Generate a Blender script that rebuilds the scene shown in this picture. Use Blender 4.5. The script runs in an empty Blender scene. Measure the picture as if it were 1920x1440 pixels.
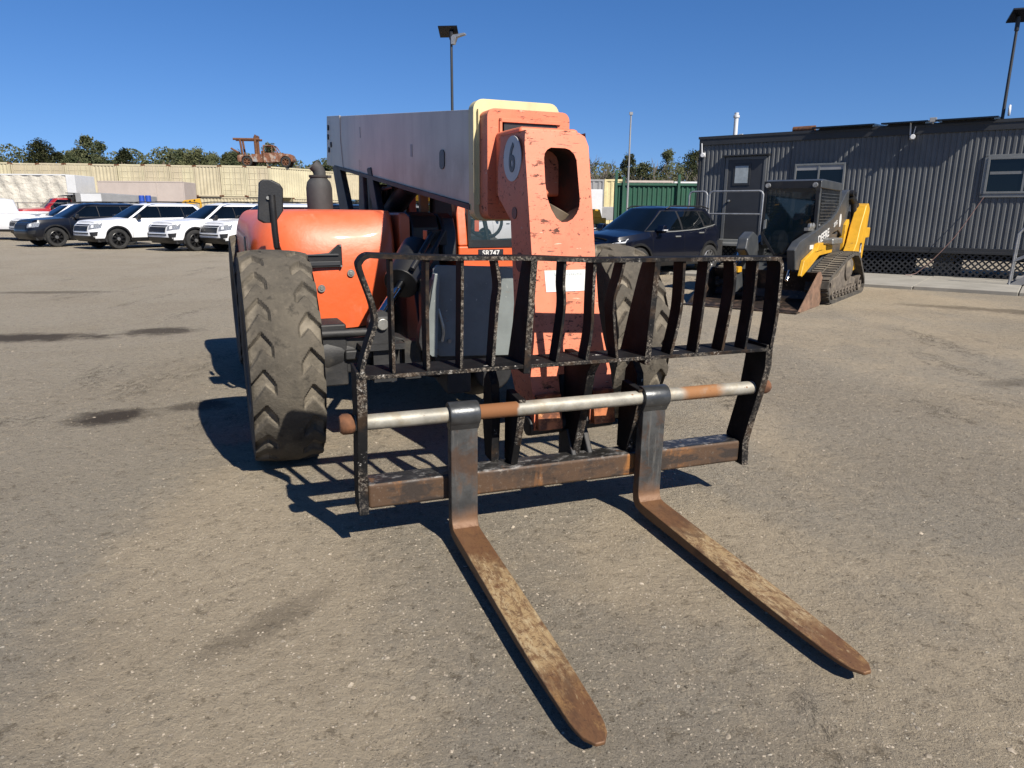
import bpy, bmesh, math, random
from mathutils import Vector, Matrix
from mathutils.geometry import tessellate_polygon
R = math.radians
PI = math.pi
rnd = random.Random(11)
sc = bpy.context.scene
COL = sc.collection

# ---------------------------------------------------------------- materials
def _node(nt, t, **kw):
    n = nt.nodes.new(t)
    for k, v in kw.items():
        setattr(n, k, v)
    return n

class Mat:
    """small builder for layered procedural paint / rust / dirt materials (object coordinates)"""
    def __init__(s, name):
        s.m = bpy.data.materials.new(name); s.m.use_nodes = True
        s.nt = s.m.node_tree
        s.b = s.nt.nodes['Principled BSDF']
        s.co = _node(s.nt, 'ShaderNodeTexCoord').outputs['Object']
    def lk(s, a, b): s.nt.links.new(a, b)
    def math(s, op, a, b=None, c=None, clamp=False):
        n = _node(s.nt, 'ShaderNodeMath', operation=op, use_clamp=clamp)
        for i, v in enumerate((a, b, c)):
            if v is None: continue
            if isinstance(v, (int, float)): n.inputs[i].default_value = v
            else: s.lk(v, n.inputs[i])
        return n.outputs[0]
    def mapped(s, st):
        if not st: return s.co
        n = _node(s.nt, 'ShaderNodeMapping'); n.inputs['Scale'].default_value = st
        s.lk(s.co, n.inputs['Vector']); return n.outputs[0]
    def noise(s, scale, detail=4, rough=.6, st=None, dist=0):
        n = _node(s.nt, 'ShaderNodeTexNoise')
        n.inputs['Scale'].default_value = scale; n.inputs['Detail'].default_value = detail
        n.inputs['Roughness'].default_value = rough; n.inputs['Distortion'].default_value = dist
        s.lk(s.mapped(st), n.inputs['Vector']); return n.outputs['Fac']
    def sep(s, v, ax):
        n = _node(s.nt, 'ShaderNodeSeparateXYZ'); s.lk(v, n.inputs[0]); return n.outputs[ax]
    def ss(s, v, lo, hi):
        n = _node(s.nt, 'ShaderNodeMapRange', interpolation_type='SMOOTHSTEP')
        s.lk(v, n.inputs['Value']); n.inputs['From Min'].default_value = lo; n.inputs['From Max'].default_value = hi
        return n.outputs[0]
    def mix(s, f, a, b):
        n = _node(s.nt, 'ShaderNodeMix', data_type='RGBA')
        if isinstance(f, (int, float)): n.inputs[0].default_value = f
        else: s.lk(f, n.inputs[0])
        for i, v in ((6, a), (7, b)):
            if isinstance(v, tuple): n.inputs[i].default_value = (*v, 1)
            else: s.lk(v, n.inputs[i])
        return n.outputs[2]
    def mixf(s, f, a, b):
        n = _node(s.nt, 'ShaderNodeMix', data_type='FLOAT')
        s.lk(f, n.inputs[0])
        for i, v in ((2, a), (3, b)):
            if isinstance(v, (int, float)): n.inputs[i].default_value = v
            else: s.lk(v, n.inputs[i])
        return n.outputs[0]

ALB = .64    # albedo scale: real surfaces under a camera exposed for the yard
def mat(name, col, rough=.5, metal=0, var=(4, .18), bump=(70, .06), layers=(), spec=.5, coat=0, hue=0):
    s = Mat(name)
    a = var[1]
    col = tuple(x*ALB for x in col)
    n = s.ss(s.noise(var[0], 6, .65), .3, .7)
    c = s.mix(n, tuple(x*(1-a) for x in col), tuple(min(1, x*(1+a)) for x in col))
    if hue:
        oi = _node(s.nt, 'ShaderNodeObjectInfo').outputs['Random']
        h = _node(s.nt, 'ShaderNodeHueSaturation'); s.lk(c, h.inputs['Color'])
        s.lk(s.math('MULTIPLY_ADD', oi, hue, 1-hue/2), h.inputs['Value'])
        s.lk(s.math('MULTIPLY_ADD', oi, hue*.12, .5-hue*.06), h.inputs['Hue'])
        c = h.outputs[0]
    r, mt = rough, metal
    nr = None
    for L in layers:
        f = s.ss(s.noise(L.get('s', 5), L.get('d', 6), L.get('k', .65), L.get('st'), L.get('dist', 0)), L['lo'], L['hi'])
        if 'n' in L:      # only on faces pointing along an object axis
            if nr is None:
                nr = _node(s.nt, 'ShaderNodeTexCoord').outputs['Normal']
            ax, sg = L['n']
            d = s.math('MULTIPLY', s.sep(nr, ax), sg)
            f = s.math('MULTIPLY', f, s.ss(d, .45, .75))
        if 'band' in L:   # only within a zone along an object axis
            ax, cc, hw = L['band']
            d = s.math('ABSOLUTE', s.math('SUBTRACT', s.math('ADD', s.sep(s.co, ax), s.math('MULTIPLY_ADD', s.noise(6, 3), hw*.8, -hw*.4)), cc))
            f = s.math('MULTIPLY', f, s.ss(s.math('SUBTRACT', hw, d), 0, hw*L.get('soft', .5)))
        if 'g' in L: f = s.math('MULTIPLY', f, s.ss(s.noise(L['g'], 3), .44, .60))
        f = s.math('MULTIPLY', f, L.get('a', 1))
        c = s.mix(f, c, tuple(x*ALB for x in L['c']))
        if 'r' in L: r = s.mixf(f, r, L['r'])
        if 'm' in L: mt = s.mixf(f, mt, L['m'])
    s.lk(c, s.b.inputs['Base Color'])
    for k, v in (('Roughness', r), ('Metallic', mt)):
        if isinstance(v, (int, float)): s.b.inputs[k].default_value = v
        else: s.lk(v, s.b.inputs[k])
    s.b.inputs['Specular IOR Level'].default_value = spec
    s.b.inputs['Coat Weight'].default_value = coat
    s.b.inputs['Coat Roughness'].default_value = .05
    if bump[1]:
        bp = _node(s.nt, 'ShaderNodeBump'); bp.inputs['Strength'].default_value = bump[1]*4
        bp.inputs['Distance'].default_value = bump[2] if len(bump) > 2 else .004
        s.lk(s.noise(bump[0], 5, .6), bp.inputs['Height']); s.lk(bp.outputs[0], s.b.inputs['Normal'])
    return s.m

RUST = (.16, .062, .022)
DUST = (.30, .25, .18)
M = {}
M['orange'] = mat('orange_gelcoat', (.85, .13, .028), .46, 0, (2, .06), (3.2, .07, .03), [dict(s=2.0, lo=.15, hi=.75, c=(.74, .24, .14), r=.55, a=.6, band=(2, 1.48, .30), soft=1.0), dict(s=5, lo=.52, hi=.8, c=(.62, .16, .07), r=.5, a=.4, st=(1, 1, .4)), dict(s=60, lo=.68, hi=.74, c=(.3, .08, .03)), dict(s=9, lo=.55, hi=.8, c=(.70, .40, .28), a=.3, st=(1, 1, .4), r=.7)], coat=.12)
M['boomorange'] = mat('faded_orange_steel', (.84, .225, .110), .55, 0, (3, .10), (50, .03), [
    dict(s=2.5, lo=.45, hi=.75, c=(.74, .27, .16), r=.6, a=.6), dict(s=5, lo=.55, hi=.75, c=(.62, .13, .055), a=.5, st=(1, 1, .25)),
    dict(s=22, lo=.58, hi=.60, c=(.10, .035, .02), r=.85, st=(.6, 1, 1.5), k=.75, g=5), dict(s=60, lo=.61, hi=.64, c=(.12, .045, .03), r=.8, g=4),
    dict(s=45, lo=.64, hi=.66, c=(.20, .06, .03), st=(.18, 1, 1.6)), dict(s=18, lo=.66, hi=.68, c=(.78, .50, .36), st=(.35, 1, 2)),
    dict(s=6, lo=.56, hi=.64, c=(.33, .11, .038), r=.8, band=(2, .72, .38), k=.75), dict(s=4, lo=.4, hi=.6, c=(.20, .07, .03), r=.85, band=(2, .45, .18), soft=.8)])
M['rustpad'] = mat('rusty_orange_pad', (.52, .17, .06), .7, 0, (9, .3), (60, .08), [dict(s=14, lo=.42, hi=.62, c=(.13, .04, .015)), dict(s=30, lo=.6, hi=.66, c=(.65, .3, .12))])
M['cream'] = mat('cream_paint', (.76, .655, .36), .5, 0, (3, .1), (40, .03), [dict(s=18, lo=.67, hi=.7, c=RUST, r=.9), dict(s=6, lo=.5, hi=.8, c=(.45, .38, .2), a=.5, st=(1, 1, .3))])
M['boomgrey'] = mat('weathered_grey_boom', (.70, .64, .53), .45, .05, (1.2, .12), (30, .02), [
    dict(s=5, lo=.45, hi=.8, c=(.36, .30, .24), a=.45, st=(1, 1, .12)), dict(s=9, lo=.66, hi=.72, c=(.42, .44, .46), st=(.5, .5, .2), a=.7), dict(s=40, lo=.7, hi=.74, c=(.04, .035, .03)),
    dict(s=3, lo=.35, hi=.7, c=(.40, .28, .20), a=.5, band=(2, 1.62, .3))])
M['black'] = mat('black_plastic', (.012, .012, .013), .45, 0, (6, .3), (90, .05), [dict(s=5, lo=.5, hi=.8, c=(.09, .08, .065), a=.3, r=.8)])
M['blacksteel'] = mat('chassis_black', (.02, .02, .021), .6, 0, (8, .4), (60, .08), [dict(s=4, lo=.5, hi=.75, c=(.10, .085, .06), a=.6, r=.9), dict(s=14, lo=.64, hi=.7, c=(.10, .045, .02), r=.9)])
M['guard'] = mat('chipped_black_steel', (.013, .013, .014), .72, 0, (9, .4), (70, .07), [
    dict(s=7, lo=.60, hi=.70, c=(.035, .022, .015), r=.9, k=.7, a=.7), dict(s=8, lo=.46, hi=.62, c=(.06, .038, .024), r=.8, n=(1, -1), a=.8),
    dict(s=80, lo=.48, hi=.62, c=(.38, .33, .27), r=.7, n=(1, -1), k=.9, a=.9, g=3.5), dict(s=30, lo=.60, hi=.64, c=(.60, .57, .52), r=.5, n=(1, -1), k=.85, g=5),
    dict(s=9, lo=.67, hi=.69, c=(.75, .72, .68), n=(2, 1), st=(1, 2, 1))], spec=.1)
M['rail'] = mat('worn_carriage_rail', (.030, .029, .028), .34, .1, (7, .5), (60, .08), [
    dict(s=5, lo=.30, hi=.50, c=(.10, .054, .027), r=.75, n=(1, -1), st=(.6, 1, 1)), dict(s=4, lo=.56, hi=.70, c=(.34, .14, .035), r=.85, n=(1, -1), st=(1.3, 1, .5), dist=.6),
    dict(s=34, lo=.55, hi=.70, c=(.36, .31, .25), r=.6, n=(1, -1), a=.5, k=.8), dict(s=5, lo=.50, hi=.60, c=(.035, .03, .027), r=.5, n=(1, -1), st=(.7, 1, 2), a=.8),
    dict(s=26, lo=.50, hi=.66, c=(.34, .33, .32), r=.42, n=(2, 1), st=(.5, 1, 1), a=.75, k=.75), dict(s=8, lo=.6, hi=.7, c=(.14, .07, .035), r=.8, n=(2, 1))])
M['forkmetal'] = mat('worn_fork_steel', (.105, .108, .108), .45, .5, (10, .35), (55, .08), [
    dict(s=22, lo=.55, hi=.7, c=(.24, .23, .21), r=.45, st=(3, 1, .25), a=.6), dict(s=5, lo=.54, hi=.68, c=(.11, .06, .03), r=.75, m=.1, st=(1, 1, .7)),
    dict(s=3, lo=0, hi=.1, c=(.20, .098, .042), r=.6, m=.2, band=(2, -.20, .20)),
    dict(s=10, lo=.36, hi=.56, c=(.58, .41, .21), r=.5, m=.3, band=(1, -.80, .46), n=(2, 1), k=.85, dist=1.2), dict(s=12, lo=.48, hi=.62, c=(.43, .25, .10), r=.55, m=.3, n=(2, 1), k=.85, a=.8, band=(1, -1.35, .3), st=(1.5, .7, 1)),
    dict(s=40, lo=.50, hi=.62, c=(.74, .58, .34), r=.5, n=(2, 1), a=.8, band=(1, -.80, .50), st=(1.6, .35, 1), k=.8), dict(s=26, lo=.48, hi=.62, c=(.15, .065, .027), r=.8, n=(2, 1), a=.75, band=(1, -.75, 1.2), st=(1.4, .5, 1), k=.8, dist=.8),
    dict(s=60, lo=.54, hi=.64, c=(.07, .03, .014), r=.8, n=(2, 1), a=.75, k=.85), dict(s=7, lo=.50, hi=.66, c=(.10, .048, .022), r=.8, a=.7, st=(1.4, .6, 1), dist=.8), dict(s=18, lo=.60, hi=.68, c=(.60, .45, .25), r=.5, n=(2, 1), a=.8, st=(1.5, .4, 1), band=(1, -1.30, .22), k=.8)])
M['pipe'] = mat('galvanised_pipe', (.40, .38, .325), .55, .25, (12, .25), (80, .05), [
    dict(s=8, lo=.5, hi=.7, c=(.32, .26, .17), r=.6, a=.7), dict(s=2, lo=0, hi=.1, c=(.24, .095, .03), r=.85, m=0, band=(0, -.395, .105), soft=.15),
    dict(s=6, lo=.3, hi=.5, c=(.33, .15, .055), r=.85, m=0, band=(0, .66, .14)), dict(s=20, lo=.64, hi=.7, c=(.25, .1, .03), r=.9, m=0)])
M['exhaust'] = mat('heat_greyed_exhaust', (.050, .050, .052), .75, 0, (6, .25), (60, .08))
M['rust'] = mat('rusted_steel', (.17, .07, .03), .85, .1, (14, .4), (60, .15), [dict(s=9, lo=.55, hi=.7, c=(.05, .025, .015))])
M['chrome'] = mat('chrome_rod', (.75, .75, .75), .12, 1, (5, .05), (50, .01))
M['steel'] = mat('dull_steel', (.45, .44, .40), .4, .7, (20, .2), (50, .05))
M['greypanel'] = mat('grey_blue_panel', (.21, .235, .23), .5, 0, (5, .15), (40, .04), [dict(s=9, lo=.64, hi=.70, c=(.30, .14, .05), r=.9), dict(s=30, lo=.66, hi=.7, c=(.5, .5, .46))])
def tyre_mat():
    mm = mat('dusty_tyre_rubber', (.090, .080, .065), .9, 0, (5, .25), (60, .2, .006), [
        dict(s=3, lo=.35, hi=.7, c=(.165, .143, .110), r=.95, a=.8), dict(s=26, lo=.5, hi=.75, c=(.18, .155, .12), a=.6), dict(s=12, lo=.55, hi=.72, c=(.03, .028, .025), a=.8), dict(s=5, lo=.55, hi=.75, c=(.04, .038, .034), a=.7)], spec=.2)
    s = Mat.__new__(Mat); s.m = mm; s.nt = mm.node_tree; s.b = s.nt.nodes['Principled BSDF']; s.co = _node(s.nt, 'ShaderNodeTexCoord').outputs['Object']
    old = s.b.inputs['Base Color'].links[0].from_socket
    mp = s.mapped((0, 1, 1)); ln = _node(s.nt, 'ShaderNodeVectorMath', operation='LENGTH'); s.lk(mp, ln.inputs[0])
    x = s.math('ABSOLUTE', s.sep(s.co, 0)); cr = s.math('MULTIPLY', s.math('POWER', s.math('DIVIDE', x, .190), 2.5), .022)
    d = s.math('SUBTRACT', s.math('SUBTRACT', .635, ln.outputs['Value']), cr)      # depth below the tread: the grooves are mixed towards tan
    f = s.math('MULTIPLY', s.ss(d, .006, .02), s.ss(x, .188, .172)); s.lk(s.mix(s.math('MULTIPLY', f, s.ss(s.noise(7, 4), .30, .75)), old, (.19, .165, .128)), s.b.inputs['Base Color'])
    return mm
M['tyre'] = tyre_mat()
M['carrubber'] = mat('car_tyre_rubber', (.018, .018, .018), .8, 0, (8, .3), (60, .1), [dict(s=6, lo=.5, hi=.8, c=(.09, .08, .065), a=.4)])
M['rubbertrack'] = mat('dusty_rubber_track', (.06, .054, .046), .9, 0, (5, .3), (50, .15), [dict(s=4, lo=.4, hi=.65, c=(.20, .17, .125), r=.95, n=(2, 1), a=.95), dict(s=7, lo=.45, hi=.7, c=(.17, .145, .11), a=.7)])
M['mudsteel'] = mat('muddy_undercarriage', (.15, .125, .10), .85, 0, (8, .35), (40, .2), [dict(s=6, lo=.5, hi=.7, c=(.24, .2, .14))])
M['whitepaint'] = mat('white_car_paint', (.95, .96, .98), .3, 0, (2, .03), (50, 0), [dict(s=3, lo=.5, hi=.9, c=(.62, .6, .55), a=.15, band=(2, .45, .4))], coat=.4)
M['darkpaint'] = mat('black_blue_car_paint', (.004, .005, .010), .3, 0, (2, .1), (50, 0), [dict(s=3, lo=.5, hi=.9, c=(.12, .1, .08), a=.05)], coat=.35, spec=.3)
M['navypaint'] = mat('navy_car_paint', (.002, .0035, .012), .3, .0, (2, .1), (50, 0), coat=.5, spec=.3)
M['redpaint'] = mat('red_truck_paint', (.42, .018, .020), .3, 0, (3, .1), (50, 0), coat=.6)
M['carglass'] = mat('tinted_glass', (.003, .005, .007), .04, 0, (2, .2), (50, 0), spec=.45)
M['headlamp'] = mat('headlamp_lens', (.35, .36, .37), .12, .3, (30, .5), (50, 0), coat=1)
M['lampwhite'] = mat('white_lamp', (.8, .82, .85), .2, 0, (30, .1), (50, 0), coat=1)
M['alloy'] = mat('wheel_alloy', (.5, .5, .5), .3, .8, (8, .1), (50, 0))
M['blackalloy'] = mat('black_steel_wheel', (.015, .015, .016), .35, .2, (8, .2), (50, 0))
M['tan'] = mat('tan_container_paint', (.60, .53, .365), .6, 0, (.8, .12), (20, .02), [dict(s=2.2, lo=.55, hi=.8, c=(.45, .36, .22), a=.55, st=(1, 1, .3)), dict(s=9, lo=.68, hi=.73, c=(.3, .18, .09), a=.8)], hue=.16)
M['cream_tarp'] = mat('cream_tarpaulin', (.70, .66, .57), .7, 0, (.9, .12), (1.1, .22, .25), [dict(s=1.3, lo=.5, hi=.7, c=(.55, .50, .42), a=.6, st=(1, 1, .25), dist=1)])
M['pinkgrey'] = mat('pinkish_grey_panel', (.56, .48, .43), .6, 0, (1, .06), (20, .02), [dict(s=3, lo=.5, hi=.8, c=(.46, .39, .34), a=.5, st=(1, 1, .2))])
M['palegrey'] = mat('pale_grey_metal', (.36, .36, .36), .5, .1, (2, .1), (30, .02))
M['whitepanel'] = mat('white_sheet_metal', (.76, .77, .78), .5, 0, (2, .05), (30, .01))
M['blue'] = mat('blue_plastic', (.02, .08, .45), .45, 0, (4, .1), (30, .01))
M['yellow'] = mat('construction_yellow', (.78, .42, .025), .42, 0, (4, .12), (50, .03), [dict(s=12, lo=.62, hi=.7, c=(.3, .17, .04), a=.7)])
M['loadergrey'] = mat('dark_grey_loader_paint', (.062, .068, .074), .4, 0, (4, .2), (50, .03), [dict(s=6, lo=.5, hi=.75, c=(.13, .12, .10), a=.5), dict(s=30, lo=.68, hi=.72, c=(.25, .24, .22))])
M['bucketmetal'] = mat('worn_bucket_steel', (.04, .03, .024), .45, .3, (7, .5), (40, .08), [dict(s=4, lo=.50, hi=.70, c=(.15, .085, .05), r=.8, m=0), dict(s=12, lo=.6, hi=.7, c=(.3, .2, .12), r=.7)])
M['bucketside'] = mat('scuffed_brown_bucket_side', (.26, .15, .095), .8, .05, (6, .3), (40, .1), [dict(s=5, lo=.5, hi=.7, c=(.10, .07, .05)), dict(s=12, lo=.6, hi=.7, c=(.38, .27, .18))])
M['sidingdark'] = mat('charcoal_siding_paint', (.122, .128, .133), .5, 0, (1.5, .12), (40, .02), [dict(s=4, lo=.5, hi=.8, c=(.10, .105, .11), a=.4, st=(3, 3, .2))])
M['trimdark'] = mat('charcoal_trim', (.03, .032, .036), .5, 0, (2, .15), (40, .02))
M['doorpaint'] = mat('charcoal_door', (.035, .037, .042), .45, 0, (3, .12), (40, .01))
M['alu'] = mat('aluminium_frame', (.26, .27, .265), .5, .3, (6, .1), (50, .02))
M['galv'] = mat('galvanised_rail', (.50, .51, .52), .4, .6, (9, .2), (50, .03))
M['solar'] = mat('solar_panel_glass', (.006, .007, .010), .22, 0, (2, .2), (50, 0))
M['concrete'] = mat('pavement_concrete', (.36, .34, .295), .9, 0, (1.5, .12), (60, .1), [dict(s=2.5, lo=.5, hi=.75, c=(.24, .225, .19), a=.6), dict(s=30, lo=.62, hi=.7, c=(.45, .43, .38), a=.5)])
M['green'] = mat('green_fence_sheet', (.012, .085, .048), .55, 0, (1.5, .15), (30, .02), [dict(s=2, lo=.5, hi=.75, c=(.05, .14, .09), a=.5, st=(4, 4, .2))])
M['bark'] = mat('tree_bark', (.085, .065, .05), .9, 0, (6, .3), (20, .2))
M['paleb'] = mat('bare_branch_bark', (.17, .145, .12), .9, 0, (6, .3), (20, .1))
M['wreckrust'] = mat('rusted_truck_paint', (.20, .075, .035), .8, 0, (3, .35), (30, .1), [dict(s=2.2, lo=.50, hi=.62, c=(.42, .31, .24), r=.6), dict(s=5, lo=.58, hi=.68, c=(.06, .03, .02)), dict(s=1.7, lo=.58, hi=.66, c=(.32, .33, .33), r=.5)])
M['decal'] = mat('white_vinyl_decal', (.82, .81, .78), .4, 0, (9, .06), (50, 0))
M['greydecal'] = mat('greyed_decal', (.60, .60, .60), .4, 0, (9, .06), (50, 0))
M['ink'] = mat('dark_print', (.02, .02, .025), .4, 0, (9, .06), (50, 0))
M['paleink'] = mat('faded_blue_print', (.68, .75, .76), .5, 0, (60, .2), (50, 0))
M['hosepink'] = mat('pinkish_hose', (.22, .13, .11), .5, 0, (9, .06), (50, 0))
M['seat'] = mat('dark_seat_vinyl', (.02, .02, .02), .6)
M['orangeold'] = mat('weathered_wood_post', (.42, .17, .07), .7, 0, (6, .2), (30, .05))

def glass_mat(name, tint, alpha):
    s = Mat(name)
    s.b.inputs['Base Color'].default_value = (*tint, 1); s.b.inputs['Roughness'].default_value = .03
    s.b.inputs['Alpha'].default_value = alpha; s.b.inputs['Specular IOR Level'].default_value = .8
    return s.m
M['cabglass'] = glass_mat('cab_glass', (.02, .035, .032), .55)
M['loaderglass'] = glass_mat('loader_cab_glass', (.004, .010, .016), .72)

def leaf_mat(name, c1, c2):
    s = Mat(name)
    oi = _node(s.nt, 'ShaderNodeObjectInfo').outputs['Random']
    f = s.math('ADD', s.ss(s.noise(1.1, 3), .35, .65), s.math('MULTIPLY_ADD', oi, .7, -.35), clamp=True)
    s.lk(s.mix(f, c1, c2), s.b.inputs['Base Color']); s.b.inputs['Roughness'].default_value = .7
    s.b.inputs['Specular IOR Level'].default_value = .2
    return s.m
M['pine'] = leaf_mat('pine_needles', (.030, .040, .017), (.080, .084, .037))
M['brush'] = leaf_mat('winter_brush', (.067, .055, .040), (.125, .10, .073))

# ground ----------------------------------------------------------------
def ground_mat():
    s = Mat('packed_gravel_dirt')
    def shifted(loc, st=(1, 1, 1), rot=0):
        mp = _node(s.nt, 'ShaderNodeMapping'); mp.inputs['Location'].default_value = (*loc, 0); mp.inputs['Scale'].default_value = st; mp.inputs['Rotation'].default_value = (0, 0, rot)
        s.lk(s.co, mp.inputs['Vector']); return mp.outputs[0]
    def nz(v, scale, detail, rough=.6, dist=0):
        n = _node(s.nt, 'ShaderNodeTexNoise'); n.inputs['Scale'].default_value = scale; n.inputs['Detail'].default_value = detail
        n.inputs['Roughness'].default_value = rough; n.inputs['Distortion'].default_value = dist; s.lk(v, n.inputs['Vector']); return n.outputs['Fac']
    # where tan dust covers the grey gravel: broad patches plus wheel-worn lanes
    big = nz(shifted((3, 1), (1, .6, 1), .5), .28, 5, .6, .5)
    mid = nz(s.co, 1.1, 6, .7, .4)
    lane = nz(shifted((0, 0), (1.0, .16, 1), -.55), .75, 3, .5, .3)
    f = s.math('ADD', s.math('MULTIPLY', big, 1.0), s.math('MULTIPLY', lane, .55))
    f = s.math('ADD', f, s.math('MULTIPLY', mid, .55)); f = s.math('ADD', f, s.math('MULTIPLY_ADD', nz(s.co, 4.5, 7, .8, .6), .55, -.10))
    # dust worn into a lane in the left foreground, cleaner gravel further left and under the forks
    def blob(x, y, ax, ay, rot):
        mp = _node(s.nt, 'ShaderNodeMapping', vector_type='TEXTURE'); mp.inputs['Location'].default_value = (x, y, 0); mp.inputs['Rotation'].default_value = (0, 0, rot); mp.inputs['Scale'].default_value = (ax, ay, 1)
        s.lk(s.co, mp.inputs['Vector']); ln = _node(s.nt, 'ShaderNodeVectorMath', operation='LENGTH'); s.lk(mp.outputs[0], ln.inputs[0])
        return s.ss(ln.outputs['Value'], 1.2, .35)
    f = s.math('ADD', f, s.math('MULTIPLY', blob(-1.0, 2.0, .75, 2.2, .25), .26))
    f = s.math('ADD', f, s.math('MULTIPLY', blob(.75, 2.9, .7, .8, .3), .22))
    f = s.math('SUBTRACT', f, s.math('MULTIPLY', s.ss(s.math('MULTIPLY_ADD', s.sep(s.co, 1), .25, s.sep(s.co, 0)), -.2, -2.6), .30))
    f = s.math('SUBTRACT', f, s.math('MULTIPLY', blob(.25, 1.55, .45, .5, 0), .25))
    dust = s.ss(f, 1.06, 1.40)
    grav = s.math('SUBTRACT', 1.0, dust)
    c = s.mix(dust, (0.268, 0.238, 0.188), (0.302, 0.252, 0.180))
    tone = s.ss(nz(s.co, .55, 5, .65, .6), .38, .66)
    c = s.mix(s.math('MULTIPLY', tone, .35), c, (0.183, 0.148, 0.103))
    fine = nz(s.co, 14, 8, .8)
    c = s.mix(s.math('MULTIPLY', s.ss(fine, .54, .62), .65), c, (0.365, 0.307, 0.222))
    c = s.mix(s.math('MULTIPLY', s.ss(fine, .46, .38), .7), c, (0.112, 0.090, 0.061))
    sp = nz(s.co, 34, 4, .85)
    c = s.mix(s.math('MULTIPLY', s.ss(sp, .60, .66), s.mixf(grav, .25, .8)), c, (.47, .42, .335))
    c = s.mix(s.math('MULTIPLY', s.ss(sp, .40, .34), s.mixf(grav, .35, .85)), c, (.085, .072, .055))
    gr = nz(s.co, 62, 6, .85)
    c = s.mix(s.math('MULTIPLY', s.ss(gr, .54, .70), s.mixf(grav, .45, .75)), c, (0.415, 0.361, 0.274))
    c = s.mix(s.math('MULTIPLY', s.ss(gr, .46, .30), s.mixf(grav, .6, .9)), c, (0.055, 0.045, 0.032))
    hs = []
    # stones of three sizes: (scale, share in dust, share in gravel)
    for sc_, a_d, a_g, seed in ((42, .985, .95, 0), (85, .95, .80, 3.3), (150, .86, .66, 7.7), (260, .80, .58, 1.9)):
        v = _node(s.nt, 'ShaderNodeTexVoronoi', voronoi_dimensions='2D'); v.inputs['Scale'].default_value = sc_
        w_ = _node(s.nt, 'ShaderNodeVectorMath', operation='ADD')
        jt = _node(s.nt, 'ShaderNodeTexNoise'); jt.inputs['Scale'].default_value = sc_*1.6; jt.inputs['Detail'].default_value = 1; s.lk(s.co, jt.inputs['Vector'])
        sv = _node(s.nt, 'ShaderNodeVectorMath', operation='SCALE'); sv.inputs['Scale'].default_value = .55/sc_; s.lk(jt.outputs['Color'], sv.inputs[0])
        s.lk(shifted((seed, seed*.7)), w_.inputs[0]); s.lk(sv.outputs[0], w_.inputs[1]); s.lk(w_.outputs[0], v.inputs['Vector'])
        rr = s.sep(v.outputs['Color'], 0); th = s.mixf(grav, a_d, a_g)
        on = s.ss(s.math('SUBTRACT', rr, th), 0, .03)
        sz = s.math('MULTIPLY_ADD', s.sep(v.outputs['Color'], 1), .20, .16)
        mk = s.math('MULTIPLY', s.ss(s.math('SUBTRACT', sz, v.outputs['Distance']), 0, .10), on)
        tn = s.mix(s.sep(v.outputs['Color'], 2), (0.037, 0.031, 0.022), (0.398, 0.340, 0.257))  # dark end of the mix stands in for small shaded pits
        tn = s.mix(s.ss(rr, .988, .994), tn, (0.548, 0.498, 0.407))
        c = s.mix(s.math('MULTIPLY', mk, .9), c, tn)
        hs.append(s.math('MULTIPLY', mk, .30/sc_))
    cl = nz(shifted((7, 3), (1, .6, 1), -.5), 26, 5, .8, .5)
    patch = s.ss(nz(s.co, .9, 5, .7), .50, .60)
    c = s.mix(s.math('MULTIPLY', s.math('MULTIPLY', s.ss(cl, .58, .66), patch), .6), c, (0.050, 0.040, 0.028))
    # dark broken cracks where the crust is scuffed
    cr = s.math('ABSOLUTE', s.math('SUBTRACT', nz(shifted((5, 2), (1, .45, 1), -.5), 7, 6, .75, 1.0), .5))
    ck = s.math('MULTIPLY', s.ss(cr, .022, .006), s.ss(nz(shifted((1, 9), (1, .3, 1), -.5), 1.1, 4, .7), .56, .66))
    c = s.mix(s.math('MULTIPLY', ck, .75), c, (0.037, 0.030, 0.022))
    # oily stains of their own shape
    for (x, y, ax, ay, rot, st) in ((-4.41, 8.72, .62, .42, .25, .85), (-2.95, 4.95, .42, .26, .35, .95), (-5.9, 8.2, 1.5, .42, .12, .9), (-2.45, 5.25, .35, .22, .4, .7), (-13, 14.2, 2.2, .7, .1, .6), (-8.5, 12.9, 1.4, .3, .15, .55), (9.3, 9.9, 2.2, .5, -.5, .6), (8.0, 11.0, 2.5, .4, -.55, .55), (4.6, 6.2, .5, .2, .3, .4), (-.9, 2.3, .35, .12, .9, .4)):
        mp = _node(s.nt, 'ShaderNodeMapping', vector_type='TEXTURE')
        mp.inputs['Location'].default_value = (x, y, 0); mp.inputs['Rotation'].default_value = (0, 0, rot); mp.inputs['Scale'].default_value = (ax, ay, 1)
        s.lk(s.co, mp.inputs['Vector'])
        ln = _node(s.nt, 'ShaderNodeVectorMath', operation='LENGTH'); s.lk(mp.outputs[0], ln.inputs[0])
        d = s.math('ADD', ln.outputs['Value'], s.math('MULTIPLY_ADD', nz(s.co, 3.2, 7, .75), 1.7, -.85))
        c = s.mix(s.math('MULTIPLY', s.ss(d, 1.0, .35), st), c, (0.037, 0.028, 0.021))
    s.lk(c, s.b.inputs['Base Color'])
    s.b.inputs['Roughness'].default_value = .93; s.b.inputs['Specular IOR Level'].default_value = .2
    h = s.math('MULTIPLY', nz(s.co, 1.3, 4), .03)
    h = s.math('ADD', h, s.math('MULTIPLY', fine, s.mixf(grav, .026, .040)))
    h = s.math('ADD', h, s.math('MULTIPLY', nz(s.co, 30, 5, .75), .014))
    h = s.math('ADD', h, s.math('MULTIPLY', gr, s.mixf(grav, .010, .020)))
    h = s.math('ADD', h, s.math('MULTIPLY', ck, -.006))
    for q_ in hs: h = s.math('ADD', h, q_)
    bp = _node(s.nt, 'ShaderNodeBump'); bp.inputs['Strength'].default_value = .9; bp.inputs['Distance'].default_value = 1.0
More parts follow.
